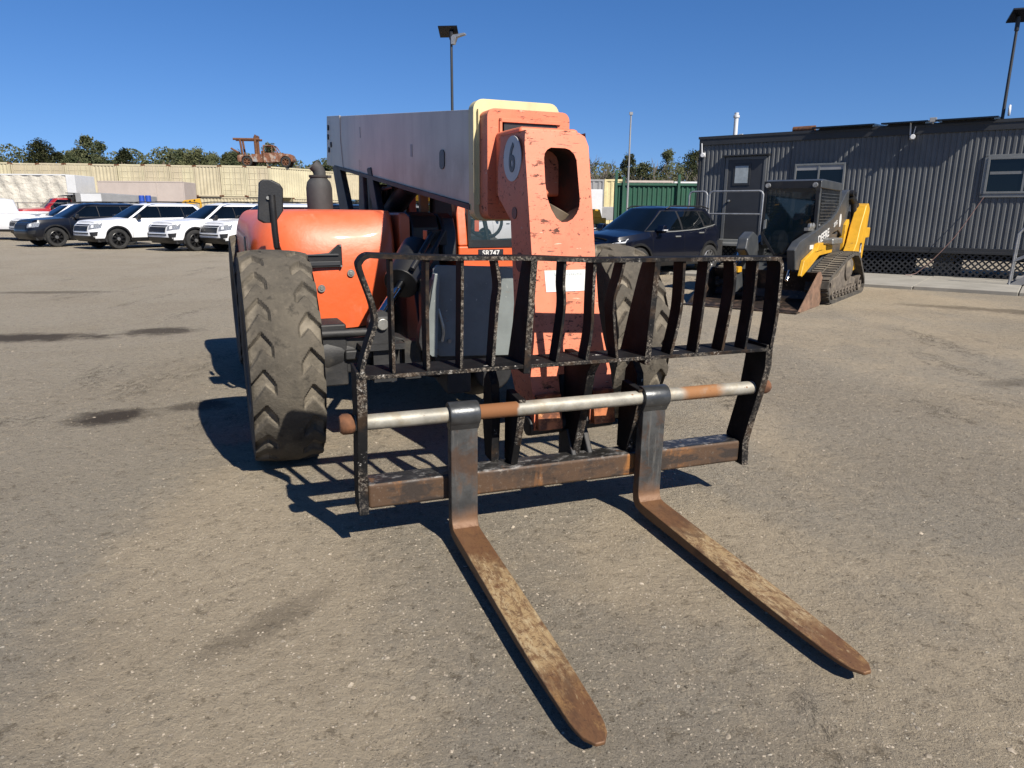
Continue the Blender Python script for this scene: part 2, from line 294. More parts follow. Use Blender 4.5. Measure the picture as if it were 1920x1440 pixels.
    s.lk(h, bp.inputs['Height']); s.lk(bp.outputs[0], s.b.inputs['Normal'])
    return s.m
M['ground'] = ground_mat()
M['pebble'] = mat('pebble_stone', (.40, .34, .26), .9, 0, (30, .4), (90, .1), [dict(s=19, lo=.66, hi=.70, c=(.60, .53, .42), d=1), dict(s=23, lo=.52, hi=.58, c=(.22, .18, .13), d=1)])

# ---------------------------------------------------------------- mesh builder
class MB:
    def __init__(s): s.v = []; s.f = []; s.X = Matrix.Identity(4)
    def add(s, vs, fs):
        o = len(s.v)
        s.v += [tuple(s.X @ Vector(p)) for p in vs]
        s.f += [tuple(i+o for i in f) for f in fs]
        return s
    def box(s, x0, x1, y0, y1, z0, z1):
        return s.add([(x, y, z) for x in (x0, x1) for y in (y0, y1) for z in (z0, z1)],
                     [(0, 1, 3, 2), (4, 6, 7, 5), (0, 4, 5, 1), (2, 3, 7, 6), (0, 2, 6, 4), (1, 5, 7, 3)])
    def prism(s, poly, a, b, ax='x'):
        """2D polygon extruded along an axis: 'x' -> poly is (y,z); 'y' -> (x,z); 'z' -> (x,y)"""
        mk = {'x': lambda p, t: (t, p[0], p[1]), 'y': lambda p, t: (p[0], t, p[1]), 'z': lambda p, t: (p[0], p[1], t)}[ax]
        n = len(poly)
        vs = [mk(p, a) for p in poly]+[mk(p, b) for p in poly]
        fs = [(i, (i+1) % n, n+(i+1) % n, n+i) for i in range(n)]
        tri = tessellate_polygon([[Vector((p[0], p[1], 0)) for p in poly]])
        fs += [tuple(t) for t in tri]+[tuple(n+i for i in reversed(t)) for t in tri]
        return s.add(vs, fs)
    def tube(s, pts, r, n=10, cap=True, closed=False):
        pts = [Vector(p) for p in pts]; m = len(pts)
        rs = r if isinstance(r, (list, tuple)) else [r]*m
        vs = []; u = None
        for i, p in enumerate(pts):
            if closed: t = pts[(i+1) % m]-pts[i-1]
            else: t = pts[min(i+1, m-1)]-pts[max(i-1, 0)]
            t.normalize()
            if u is None:
                u = t.cross(Vector((0, 0, 1)) if abs(t.z) < .9 else Vector((1, 0, 0))).normalized()
            else:
                u = (u-t*u.dot(t)).normalized()
            w = t.cross(u)
            vs += [p+(u*math.cos(2*PI*k/n)+w*math.sin(2*PI*k/n))*rs[i] for k in range(n)]
        fs = [(i*n+k, i*n+(k+1) % n, ((i+1) % m)*n+(k+1) % n, ((i+1) % m)*n+k) for i in range(m if closed else m-1) for k in range(n)]
        if cap and not closed: fs += [tuple(range(n))[::-1], tuple((m-1)*n+k for k in range(n))]
        return s.add(vs, fs)
    def lathe(s, prof, c, ax='x', n=28, a0=0, a1=2*PI):
        """profile (r, h) turned about an axis through c"""
        vs = []
        full = abs(a1-a0-2*PI) < 1e-6
        cols = n if full else n+1
        for (r, h) in prof:
            for k in range(cols):
                a = a0+(a1-a0)*k/n; p, q_ = r*math.cos(a), r*math.sin(a)
                d = {'x': (h, p, q_), 'y': (p, h, q_), 'z': (p, q_, h)}[ax]
                vs.append((c[0]+d[0], c[1]+d[1], c[2]+d[2]))
        fs = []
        for i in range(len(prof)-1):
            for k in range(n):
                k2 = (k+1) % cols
                fs.append((i*cols+k, i*cols+k2, (i+1)*cols+k2, (i+1)*cols+k))
        return s.add(vs, fs)
    def cyl(s, c, r, h0, h1, ax='x', n=20):
        return s.lathe([(0, h0), (r, h0), (r, h1), (0, h1)], c, ax, n)
    def grid(s, rows, closed=False):
        m = len(rows[0]); vs = [p for r_ in rows for p in r_]; fs = []
        for i in range(len(rows)-1):
            for k in range(m if closed else m-1):
                k2 = (k+1) % m
                fs.append((i*m+k, i*m+k2, (i+1)*m+k2, (i+1)*m+k))
        return s.add(vs, fs)
    def ribbon(s, path, th, y0, y1, closed=False):
        """flat bar: path in (x,z), thickness across the path, depth y0..y1 (each may be a list)"""
        n = len(path); L = []; Rr = []
        for i, p in enumerate(path):
            a = Vector(path[max(i-1, 0)]); b = Vector(path[min(i+1, n-1)])
            t = (b-a).normalized(); nn = Vector((-t.y, t.x))*th/2
            L.append((p[0]+nn.x, p[1]+nn.y)); Rr.append((p[0]-nn.x, p[1]-nn.y))
        g = lambda v, i: v[i] if isinstance(v, (list, tuple)) else v
        rows = [[(L[i][0], g(y0, i), L[i][1]), (Rr[i][0], g(y0, i), Rr[i][1]), (Rr[i][0], g(y1, i), Rr[i][1]), (L[i][0], g(y1, i), L[i][1])] for i in range(n)]
        s.grid(rows, True)
        o = len(s.v)-4*n
        s.f += [(o+3, o+2, o+1, o), (o+4*n-4, o+4*n-3, o+4*n-2, o+4*n-1)]
        return s
    def mesh(s, name, smooth=None):
        me = bpy.data.meshes.new(name)
        me.from_pydata(s.v, [], s.f); me.validate()
        bm = bmesh.new(); bm.from_mesh(me); bmesh.ops.recalc_face_normals(bm, faces=bm.faces); bm.to_mesh(me); bm.free()
        if smooth is not None:
            me.shade_smooth(); me.set_sharp_from_angle(angle=R(smooth))
        return me
    def build(s, name, m, parent=None, smooth=35, bevel=0, seg=2):
        me = s.mesh(name, smooth); me.materials.append(m)
        o = bpy.data.objects.new(name, me); COL.objects.link(o)
        if parent: o.parent = parent
        if bevel:
            b = o.modifiers.new('bevel', 'BEVEL'); b.width = bevel; b.segments = seg; b.limit_method = 'ANGLE'; b.angle_limit = R(40)
            b.harden_normals = True
        return o

def tag(o, label=None, cat=None, group=None, kind=None):
    for k, v in (('label', label), ('category', cat), ('group', group), ('kind', kind)):
        if v: o[k] = v
    return o
def empty(name, loc, rz=0, label=None, cat=None, group=None):
    o = bpy.data.objects.new(name, None); COL.objects.link(o)
    o.location = loc; o.rotation_euler = (0, 0, R(rz)); o.empty_display_size = .3
    return tag(o, label, cat, group)
def copy_tree(o, parent=None):
    c = o.copy(); COL.objects.link(c)
    if parent: c.parent = parent
    for ch in list(o.children): copy_tree(ch, c)
    return c
def text(name, s_, size, m, parent, X, ext=.002, shear=0, sx=1):
    cu = bpy.data.curves.new(name, 'FONT'); cu.body = s_; cu.size = size; cu.extrude = ext; cu.align_x = 'CENTER'; cu.align_y = 'CENTER'; cu.shear = shear
    cu.offset = size*.02
    t = bpy.data.objects.new(name+'_curve', cu); COL.objects.link(t)
    bpy.context.view_layer.update()
    dg = bpy.context.evaluated_depsgraph_get()
    me = bpy.data.meshes.new_from_object(t.evaluated_get(dg))
    bpy.data.objects.remove(t)
    me.transform(X @ Matrix.Diagonal((sx, 1, 1, 1)))
    me.materials.clear(); me.materials.append(m)
    o = bpy.data.objects.new(name, me); COL.objects.link(o); o.parent = parent
    return o
def frame_mat(o, xd, yd):
    """matrix with text x along xd, text up along yd, at o"""
    xd = Vector(xd).normalized(); yd = Vector(yd).normalized(); zd = xd.cross(yd).normalized(); yd = zd.cross(xd)
    m = Matrix((xd, yd, zd)).transposed().to_4x4(); m.translation = Vector(o); return m

# ---------------------------------------------------------------- camera
cam = bpy.data.cameras.new('camera'); co = bpy.data.objects.new('camera', cam); COL.objects.link(co)
cam.sensor_width = 36; cam.lens = 36*1318.9/1920; cam.clip_end = 3000; cam.clip_start = .05
p_, ro = .2401, .0058
fw = Vector((0, math.cos(p_), -math.sin(p_))); rt = Vector((1, 0, 0)); up = rt.cross(fw)
rt2 = rt*math.cos(ro)+up*math.sin(ro); up2 = up*math.cos(ro)-rt*math.sin(ro)
mw = Matrix((rt2, up2, -fw)).transposed().to_4x4(); mw.translation = Vector((0, 0, 1.481))
co.matrix_world = mw
sc.camera = co

# ---------------------------------------------------------------- light
SUN_AZ, SUN_EL = 37, 42           # sun stands behind the camera, to the right
sd = Vector((math.sin(R(SUN_AZ))*math.cos(R(SUN_EL)), -math.cos(R(SUN_AZ))*math.cos(R(SUN_EL)), math.sin(R(SUN_EL))))
sun = bpy.data.lights.new('sun', 'SUN'); sun.energy = 5.0; sun.angle = R(.53); sun.color = (1, .93, .82)
so = bpy.data.objects.new('sun', sun); COL.objects.link(so); so.rotation_euler = sd.to_track_quat('Z', 'Y').to_euler(); so.location = (10, -10, 20)
w = bpy.data.worlds.new('World'); sc.world = w; w.use_nodes = True
sk = w.node_tree.nodes.new('ShaderNodeTexSky'); sk.sky_type = 'NISHITA'; sk.sun_disc = False
sk.sun_elevation = R(SUN_EL); sk.sun_rotation = R(180-SUN_AZ)
sk.air_density = 1.0; sk.dust_density = 0; sk.ozone_density = 4.0; sk.altitude = 300
bg = w.node_tree.nodes['Background']; bg.inputs['Strength'].default_value = .057
wn = w.node_tree
tcw = wn.nodes.new('ShaderNodeTexCoord'); vm = wn.nodes.new('ShaderNodeVectorMath'); vm.operation = 'MULTIPLY_ADD'   # clear dry air: no pale band low down
vm.inputs[1].default_value = (1, 1, .9); vm.inputs[2].default_value = (0, 0, .085)
wn.links.new(tcw.outputs['Generated'], vm.inputs[0]); wn.links.new(vm.outputs[0], sk.inputs['Vector'])
hs = wn.nodes.new('ShaderNodeHueSaturation'); hs.inputs['Saturation'].default_value = 1.23
tn = wn.nodes.new('ShaderNodeMix'); tn.data_type = 'RGBA'; tn.blend_type = 'MULTIPLY'; tn.inputs[0].default_value = 1; tn.inputs[7].default_value = (.98, .96, 1.13, 1)
wn.links.new(sk.outputs[0], hs.inputs['Color']); wn.links.new(hs.outputs[0], tn.inputs[6]); wn.links.new(tn.outputs[2], bg.inputs['Color'])
sc.view_settings.view_transform = 'Standard'; sc.view_settings.look = 'None'; sc.view_settings.exposure = .84; sc.view_settings.gamma = 1

#@@GROUND
g = MB()
N = 24
ext = 700
g.add([(-ext, -60, 0), (ext, -60, 0), (ext, 900, 0), (-ext, 900, 0)], [(0, 1, 2, 3)])
tag(g.build('ground', M['ground'], smooth=None), kind='structure')
# loose pebbles lying on the near ground
pb = MB()
oct_ = [(1, 0, 0), (-1, 0, 0), (0, 1, 0), (0, -1, 0), (0, 0, 1), (.7, .7, .3), (-.7, .6, .3), (.6, -.7, .3), (-.7, -.7, .3)]
ofs = [(0, 5, 4), (5, 2, 4), (2, 6, 4), (6, 1, 4), (1, 8, 4), (8, 3, 4), (3, 7, 4), (7, 0, 4)]
for i in range(46000):
    d = 1.3+8.5*rnd.random()**1.25; a = (rnd.random()-.5)*1.45
    x, y = d*math.sin(a), d*math.cos(a)
    if math.sin(x*1.3+y*.6)+math.sin(y*1.7-x*.8+2)+.7*math.sin(x*3.1+1)*math.sin(y*2.7) < rnd.uniform(-1.9, 1.5): continue
    r_ = .0018+.0030*rnd.random()**2.2+(.006 if rnd.random() < .006 else 0)
    r_ *= 1+d*.06
    an = rnd.random()*6.28; ca, sa = math.cos(an), math.sin(an)
    e = (.8+.5*rnd.random(), .7+.4*rnd.random(), .5+.4*rnd.random())
    vs = [((vx*e[0]*ca-vy*e[1]*sa)*r_*(.8+.4*rnd.random())+x, (vx*e[0]*sa+vy*e[1]*ca)*r_*(.8+.4*rnd.random())+y, vz*e[2]*r_*(.8+.4*rnd.random())-.0005) for vx, vy, vz in oct_]
    pb.add(vs, ofs)
tag(pb.build('gravel', M['pebble'], smooth=60), 'loose pebbles scattered over the packed dirt yard', 'gravel', kind='stuff')

#@@TELEHANDLER  (local frame: x to the machine's left = picture right, y rearwards, z up; origin under the front axle)
TH = empty('telehandler', (-.25, 4.68, 0), 23.5, 'weathered orange and grey telehandler with lowered boom and rusty pallet forks', 'telehandler')

def tyre_mesh():
    Rr, W = .635, .190
    NT, NL = 630, 20
    ws = [-1, -.985]+[-.96+1.92*k/52 for k in range(53)]+[.985, 1]
    side = [(.30, .80), (.31, .92), (.40, 1.0), (.50, 1.03), (.565, 1.02), (.60, 1.0)]
    prof = [(r, -W*k) for r, k in side]
    rows = []
    for r, k in side: rows.append([('s', r, -W*k)]*1)
    b = MB(); grid = []
    for r, k in side: grid.append([(-W*k, r*math.cos(2*PI*j/NT), r*math.sin(2*PI*j/NT)) for j in range(NT)])
    for wv in ws:
        row = []
        crown = .022*abs(wv)**2.5
        for j in range(NT):
            a = j/NT; aw = abs(wv)
            gd = 0
            if aw > .33:
                ph = a*NL+(0 if wv > 0 else .5)-1.25*abs(aw-.64)
                fr = abs((ph % 1)-.5)
                gd = max(0, min(1, (.225+.15*(aw-.33)-fr)/.11))*min(1, (aw-.32)/.10); gd = gd*gd*(3-2*gd)
            r = Rr-crown-(.022+.014*aw)*gd+.004*math.sin(a*2*PI*3+wv*2)
            row.append((W*wv, r*math.cos(2*PI*a), r*math.sin(2*PI*a)))
        grid.append(row)
    for r, k in reversed(side): grid.append([(W*k, r*math.cos(2*PI*j/NT), r*math.sin(2*PI*j/NT)) for j in range(NT)])
    b.grid(list(map(list, zip(*grid))), False)
    n = len(grid)
    # close the seam
    o = (NT-1)*n
    for i in range(n-1): b.f.append((o+i, o+i+1, i+1, i))
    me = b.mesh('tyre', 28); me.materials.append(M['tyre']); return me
def rim_mesh():
    b = MB()
    b.lathe([(.33, -.19), (.30, -.17), (.28, -.05), (.22, .02), (.12, .05), (.0, .06)], (0, 0, 0), 'x', 32)
    b.lathe([(.33, .19), (.30, .17), (.27, .10), (.15, .06), (.0, .09)], (0, 0, 0), 'x', 32)
    for k in range(10):
        a = 2*PI*k/10; b.cyl((.06, .17*math.cos(a), .17*math.sin(a)), .014, 0, .05, 'x', 8)
        b.cyl((-.03, .17*math.cos(a), .17*math.sin(a)), .014, -.03, .06, 'x', 8)
    me = b.mesh('rim', 35); me.materials.append(M['blacksteel']); return me
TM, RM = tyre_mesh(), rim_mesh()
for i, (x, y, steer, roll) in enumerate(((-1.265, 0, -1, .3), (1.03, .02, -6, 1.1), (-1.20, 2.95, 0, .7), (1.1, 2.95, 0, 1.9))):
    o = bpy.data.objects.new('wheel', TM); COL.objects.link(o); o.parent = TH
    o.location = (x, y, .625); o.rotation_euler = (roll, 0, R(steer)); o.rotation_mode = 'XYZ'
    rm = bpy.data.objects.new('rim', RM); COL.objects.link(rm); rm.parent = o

# chassis and axle
b = MB()
b.prism([(-.30, .36), (-.30, .54), (.25, .56), (.45, 1.0), (3.9, 1.0), (3.9, .5), (.1, .42)], -.30, -.14, 'x')
b.prism([(-.30, .36), (-.30, .54), (.25, .56), (.45, 1.0), (3.9, 1.0), (3.9, .5), (.1, .42)], .30, .46, 'x')
b.box(-.14, .30, .15, 3.9, .55, .9); b.box(-.36, .20, -.235, .1, .56, 1.05)
b.box(-1.0, -.30, 1.0, 3.5, .55, .78)
b.box(.46, .95, 1.0, 3.5, .5, .72)
b.build('chassis', M['blacksteel'], TH, bevel=.012)
b = MB()
b.prism([(-1.0, .52), (-1.0, .72), (-.62, .74), (-.45, .68), (-.36, .56), (.4, .56), (.75, .74), (.95, .72), (.95, .52), (.7, .5), (.4, .42), (-.25, .42), (-.62, .5)], -.13, .13, 'y')
b.box(-1.05, -.88, -.14, .14, .44, .82); b.box(.85, 1.0, -.14, .14, .44, .82)
b.lathe([(.0, -.22), (.13, -.21), (.17, -.12), (.24, .1), (.2, .3), (0, .32)], (.05, 0, .47), 'y', 24)
b.box(-.90, -.72, -.17, -.12, .60, .66); b.box(-.80, -.60, -.2, -.1, .48, .56)
b.build('front_axle', M['blacksteel'], TH, bevel=.012)
b = MB(); b.tube([(-1.05, -.14, .765), (-.68, -.16, .765)], .026, 12); b.tube([(-1.02, -.02, .63), (-.8, -.05, .6), (-.68, -.02, .66)], .011, 8)
b.build('tie_rod', M['blacksteel'], TH)
for x in (-1.0, .95):
    b = MB(); b.lathe([(0, -.2), (.13, -.2), (.16, 0), (.13, .2), (0, .2)], (x, 0, .63), 'x', 20); b.build('wheel_hub', M['blacksteel'], TH)
# rear axle
b = MB(); b.box(-1.0, .95, 3.0, 3.22, .52, .74); b.lathe([(0, -.25), (.24, -.2), (.24, .2), (0, .25)], (.05, 3.1, .63), 'y', 20); b.build('rear_axle', M['blacksteel'], TH, bevel=.02)
# tilt cylinder at the front axle
b = MB()
arc = [(-.68+.075*math.cos(a), .82+.075*math.sin(a)) for a in [PI*k/10 for k in range(11)]]
b.prism([(-.765, .70)]+[(-.755, .82)]+[p for p in reversed(arc)]+[(-.595, .70)], -.20, -.13, 'y')
b.box(-.82, -.55, -.26, -.10, .665, .70)
b.box(-.74, -.60, -.22, -.12, .46, .66)
b.box(-.54, -.44, -.2, -.1, .46, .70)
b.build('cylinder_bracket', M['blacksteel'], TH, bevel=.008)
b = MB(); b.cyl((-.675, -.20, .815), .036, -.025, .02, 'y', 14); b.build('pivot_pin', M['steel'], TH, bevel=.006)
b = MB(); b.tube([(-.62, -.19, .45), (-.62, -.19, .66)], .018, 10); b.build('grease_line', M['steel'], TH)
b = MB(); b.tube([(-.675, -.10, .83), (-.47, .12, 1.02)], .032, 14); b.build('cylinder_rod', M['chrome'], TH)
b = MB(); b.tube([(-.47, .12, 1.02), (-.44, .16, 1.05), (-.28, .35, 1.22)], [.115, .12, .12], 20); b.tube([(-.42, .02, 1.12), (-.22, .2, 1.34)], .02, 8); b.tube([(-.36, .0, 1.10), (-.14, .2, 1.36)], .014, 8)
b.box(-.26, -.12, .2, .3, 1.26, 1.36)
b.build('cylinder_barrel', M['black'], TH, bevel=.006)

# engine hood: plan curve + curved profile
def hood():
    plan = [(-.27, 2.9), (-.27, 2.2), (-.27, 1.5), (-.27, 1.12), (-.275, 1.0), (-.30, .93), (-.36, .90), (-.5, .885), (-.7, .88), (-.9, .885), (-1.05, .91), (-1.17, .97), (-1.26, 1.08), (-1.31, 1.24), (-1.33, 1.5), (-1.335, 2.1), (-1.33, 2.9)]
    zl = [.8, .8, .8, .8, .8, .80, .74, .635, .63, .63, .64, .70, .82, .92, .98, .98, .98]
    prof = [(0, 0), (.12, .0), (.3, .0), (.5, .004), (.66, .02), (.80, .06), (.90, .115), (.96, .175), (.99, .24), (1.0, .30)]
    cx, cy = -.8, 1.9
    rows = []
    for t, ins in prof:
        row = []
        for i, (x, y) in enumerate(plan):
            z0 = zl[i]; z = z0+(1.488-z0)*t
            # inward direction
            a = Vector(plan[max(i-1, 0)]); c = Vector(plan[min(i+1, len(plan)-1)])
            tt = (c-a).normalized(); nn = Vector((-tt.y, tt.x))
            if nn.dot(Vector((cx-x, cy-y))) < 0: nn = -nn
            k = ins*(1 if i > 4 else .12)
            if i in (5, 6): k = ins*(.45 if i == 5 else .8)
            if y > 2.7: k *= .5
            row.append((x+nn.x*k, y+nn.y*k, z))
        rows.append(row)
    mb = MB(); mb.grid(rows)
    top = rows[-1]; n = len(top); o = (len(rows)-1)*n
    mb.v.append((-.8, 2.0, 1.495)); ci = len(mb.v)-1
    for i in range(n-1): mb.f.append((o+i, o+i+1, ci))
    mb.f.append((o+n-1, o, ci))
    mb.add([(-.27, 2.9, .8), (-1.33, 2.9, .98), (-1.3, 2.88, 1.48), (-.28, 2.88, 1.48)], [(0, 1, 2, 3)])
    return mb
h = hood().build('engine_hood', M['orange'], TH, smooth=50)
sub = h.modifiers.new('sub', 'SUBSURF'); sub.levels = 1; sub.render_levels = 2
b = MB()   # pocket with dark recess on the hood face
b.prism([(-1.0, 1.10), (-1.0, 1.17), (-.80, 1.185), (-.73, 1.245), (-.705, 1.245), (-.705, 1.08), (-.98, 1.08)], .862, .886, 'y')
b.build('hood_vent', M['black'], h, bevel=.006)
b = MB(); b.box(-.97, -.72, .855, .862, 1.095, 1.125); b.box(-.98, -.73, .850, .862, 1.165, 1.178); b.build('vent_lip', M['trimdark'], h, bevel=.003)
for x, z in ((-.645, 1.035), (-.862, .93)):
    b = MB(); b.lathe([(0, -.012), (.012, -.012), (.014, -.006), (.026, -.006), (.028, 0), (0, 0)], (x, .878, z), 'y', 18); b.build('hood_bolt', M['steel'], h)
for x, z in ((-.715, 1.235), (-.715, 1.09), (-.96, 1.09)):
    b = MB(); b.cyl((x, .860, z), .007, -.006, 0, 'y', 10); b.build('vent_screw', M['steel'], h)
b = MB(); b.box(-.47, -.37, .878, .892, 1.335, 1.365) if False else b.cyl((-.42, .885, .80), .016, -.012, .0, 'y', 12); b.build('hood_latch', M['black'], h)
# side grille opening at the corner
b = MB(); b.lathe([(0, 0), (.07, 0), (.075, .01), (.0, .012)], (-1.345, 1.28, 1.22), 'x', 20); b.build('side_grille', M['black'], h)
# hood trim: orange shaded inner wall next to the boom and black housing
b = MB()
b.prism([(-.255, 1.47), (-.20, 1.47), (-.17, 1.44), (-.17, .8), (-.255, .8)], .95, 2.7, 'y'); b.build('inner_cowl', M['orange'], TH, bevel=.02)
b = MB()
b.prism([(.95, .8), (.95, 1.36), (1.02, 1.45), (1.14, 1.475), (2.6, 1.475), (2.6, .8)], -.16, .07, 'x'); b.build('centre_housing', M['black'], TH, bevel=.02)
b = MB()
b.prism([(.90, 1.10), (.90, 1.33), (.96, 1.43), (1.06, 1.468), (2.0, 1.468), (2.0, 1.10)], .075, .19, 'x'); b.build('side_cover', M['black'], TH, bevel=.02)

# exhaust stack, mirror
b = MB()
b.lathe([(0, 1.3), (.10, 1.3), (.105, 1.32), (.105, 1.66), (.095, 1.71), (.07, 1.74), (.066, 1.76), (.0, 1.77)], (-.70, 1.8, 0), 'z', 24)
b.lathe([(.0, 1.745), (.075, 1.745), (.078, 1.75), (.078, 1.765), (.0, 1.765)], (-.70, 1.8, 0), 'z', 20)
b.tube([(-.69, 1.8, 1.75), (-.69, 1.8, 1.785), (-.705, 1.8, 1.82), (-.74, 1.8, 1.85)], [.052, .052, .05, .048], 16, cap=False)
b.box(-.63, -.60, 1.77, 1.83, 1.745, 1.765)
b.build('exhaust_stack', M['exhaust'], TH, smooth=40)
b = MB()
mp = [(-.085, -.12), (-.06, .115), (-.04, .135), (.02, .135), (.07, .11), (.088, .08), (.08, -.06), (.035, -.125), (.01, -.14), (-.05, -.14)]
b.prism(mp, -.02, .03, 'y')
o = b.build('mirror', M['black'], TH, bevel=.012); o.location = (-1.20, .62, 1.54)
b = MB(); b.tube([(.012, -.03, .04), (.016, -.03, -.20), (.022, -.02, -.29), (.06, .1, -.38), (.12, .3, -.42)], .021, 12); b.build('mirror_arm', M['black'], o)
b = MB(); b.cyl((-.012, -.022, .02), .012, -.012, 0, 'y', 12); b.build('mirror_bolt', M['steel'], o)

# boom
def boomz(y): return 2.035+(y+.45)*(.487/4.7), 1.52+(y+.45)*(.49/4.7)
b = MB()
zt, zb = boomz(-.45); zt2, zb2 = boomz(4.25)
b.prism([(-.47, zb), (-.47, zt), (4.25, zt2), (4.40, zb2)], -.19, .27, 'x')
bo = b.build('boom', M['boomgrey'], TH, bevel=.018, seg=3)
b = MB()
for y in (3.38, 3.45):   # folded seam plate near the rear end
    pass
b.prism([(3.42, boomz(3.42)[1]-.01), (3.50, boomz(3.5)[1]+.28), (3.47, boomz(3.47)[0]+.005), (4.26, zt2+.005), (4.42, zb2-.005)], -.197, -.188, 'x')
b.build('wear_plate', M['boomgrey'], bo, bevel=.003)
b = MB()
b.prism([(-.47, zb-.03), (-.47, zb), (3.9, boomz(3.9)[1]), (3.9, boomz(3.9)[1]-.03)], -.205, -.15, 'x')
b.build('lower_flange', M['blacksteel'], bo)
for y, dz in ((4.18, -.12), (4.22, -.22), (4.05, -.30), (4.2, -.36)):
    b = MB(); b.cyl((-.20, y, boomz(y)[0]+dz), .03, -.008, .01, 'x', 14); b.build('boom_bolt', M['blacksteel'], bo)
b = MB(); b.prism([(.06+.05*math.cos(a)*1, 1.80+(.03 if math.sin(a) > 0 else -.03)+.03*math.sin(a)) for a in [2*PI*k/16 for k in range(16)]], -.196, -.17, 'x'); b.build('boom_slot', M['black'], bo)
for y, z0, w_, h_ in ((.75, 1.86, .05, .09), (2.5, 2.14, .03, .10)):
    b = MB(); b.prism([(y, z0), (y+w_, z0+.005), (y+w_, z0+h_), (y, z0+h_-.005)], -.1925, -.1895, 'x'); b.build('scuff', M['palegrey'], bo, smooth=None)
# flanges
def frame_poly(x0, x1, z0, z1, r, n=6):
    P = []
    for cx, cz, a0 in ((x1-r, z1-r, 0), (x0+r, z1-r, 90), (x0+r, z0+r, 180), (x1-r, z0+r, 270)):
        P += [(cx+r*math.cos(R(a0+90*k/n)), cz+r*math.sin(R(a0+90*k/n))) for k in range(n+1)]
    return P
def plate_hole(mb, outer, inner, y0, y1):
    n, m = len(outer), len(inner)
    tri = tessellate_polygon([[Vector((p[0], p[1], 0)) for p in outer], [Vector((p[0], p[1], 0)) for p in inner]])
    al = outer+inner
    mb.add([(p[0], y0, p[1]) for p in al]+[(p[0], y1, p[1]) for p in al],
           [tuple(t) for t in tri]+[tuple(i+n+m for i in t) for t in tri]+[(i, (i+1) % n, n+m+(i+1) % n, n+m+i) for i in range(n)]+[(n+i, n+(i+1) % m, 2*n+m+(i+1) % m, 2*n+m+i) for i in range(m)])
b = MB()
b.prism(frame_poly(-.200, .33, 1.43, 2.085, .06), -.53, -.45, 'y')
fl = b.build('boom_collar', M['cream'], TH, bevel=.008)
b = MB(); b.box(-.178, -.170, -.55, -.53, 1.52, 2.03); b.build('collar_strip', M['cream'], fl)
b = MB()
plate_hole(b, frame_poly(-.168, .33, 1.44, 2.022, .045), frame_poly(-.085, .255, 1.52, 1.955, .015), -.66, -.533)
b.box(-.10, -.085, -.672, -.658, 1.52, 1.972); b.box(-.10, .27, -.672, -.658, 1.953, 1.972)
b.build('extension_collar', M['boomorange'], TH, bevel=.008)
b = MB(); b.box(-.07, .25, -.66, -.3, 1.525, 1.95); b.build('inner_boom', M['black'], TH)
b = MB(); b.box(-.12, .22, -.98, -.65, 1.56, 1.90); b.build('boom_nose', M['boomorange'], TH, bevel=.02)

# boom head (gooseneck)
def yf(z): return -1.15-.19*(1.865-z)
def head():
    mb = MB()
    outer = [(-.225, .70), (-.195, .86), (-.176, 1.02), (-.174, 1.80), (-.166, 1.862), (.125, 1.862), (.158, 1.845), (.175, 1.80), (.176, 1.02), (.195, .86), (.225, .70)]
    inner = [(-.076, 1.735), (-.070, 1.758), (-.056, 1.775), (-.035, 1.786), (.045, 1.786), (.070, 1.778), (.092, 1.758), (.103, 1.730), (.108, 1.55), (.103, 1.51), (.086, 1.475), (.060, 1.448), (.030, 1.434), (0, 1.432), (-.03, 1.452), (-.055, 1.495), (-.072, 1.55), (-.078, 1.62)]
    n, m = len(outer), len(inner)
    al = outer+inner
    tri = tessellate_polygon([[Vector((p[0], p[1], 0)) for p in outer], [Vector((p[0], p[1], 0)) for p in inner]])
    mb.add([(p[0], yf(p[1]), p[1]) for p in al]+[(p[0], yf(p[1])+.26, p[1]) for p in inner],
           [tuple(t) for t in tri]+[])
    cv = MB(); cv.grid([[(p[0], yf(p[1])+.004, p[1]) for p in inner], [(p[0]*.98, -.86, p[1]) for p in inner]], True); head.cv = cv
    def yb(z): return -.83 if z > 1.56 else (-.83-.17*(1.56-z)/.12 if z > 1.44 else -1.0-.12*(1.44-z))
    zs = [.70, .86, 1.02, 1.2, 1.44, 1.5, 1.56, 1.7, 1.80, 1.862]
    def hw(z): return .225-(z-.7)/.16*.03 if z < .86 else (.195-(z-.86)/.16*.019 if z < 1.02 else (.175 if z < 1.80 else .162))
    for sg in (-1, 1):
        mb.grid([[(sg*hw(z), yf(z), z) for z in zs], [(sg*hw(z), yb(z), z) for z in zs]])
    mb.grid([[(-hw(z), yb(z), z) for z in zs], [(hw(z), yb(z), z) for z in zs]])
    mb.add([(-.166, yf(1.862), 1.862), (.125, yf(1.862), 1.862), (.158, -.83, 1.85), (-.166, -.83, 1.862)], [(0, 1, 2, 3)])
    # two prongs below
    for x0, x1 in ((-.225, -.075), (.085, .225)):
        mb.prism([(yf(.70), .70), (yf(.5)-.01, .54), (yf(.46), .44), (-1.28, .44), (-1.12, .70)], x0, x1, 'x')
    return mb
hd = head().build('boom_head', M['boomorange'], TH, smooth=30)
head.cv.build('cavity_wall', mat('shade_dark_orange', (.10, .022, .012), .8, 0, (6, .3), (60, .05), [dict(s=5, lo=.4, hi=.6, c=(.02, .015, .012))]), hd)  # shade inside the opening is put into this dark wall colour
b = MB(); b.prism([(yf(.62)-.04, .615), (yf(.46)-.035, .445), (yf(.46), .445), (yf(.62), .615)], -.215, -.085, 'x'); b.build('wear_pad', M['rustpad'], hd, bevel=.004)
b = MB(); b.prism([(yf(.62)-.04, .615), (yf(.46)-.035, .445), (yf(.46), .445), (yf(.62), .615)], .095, .215, 'x')
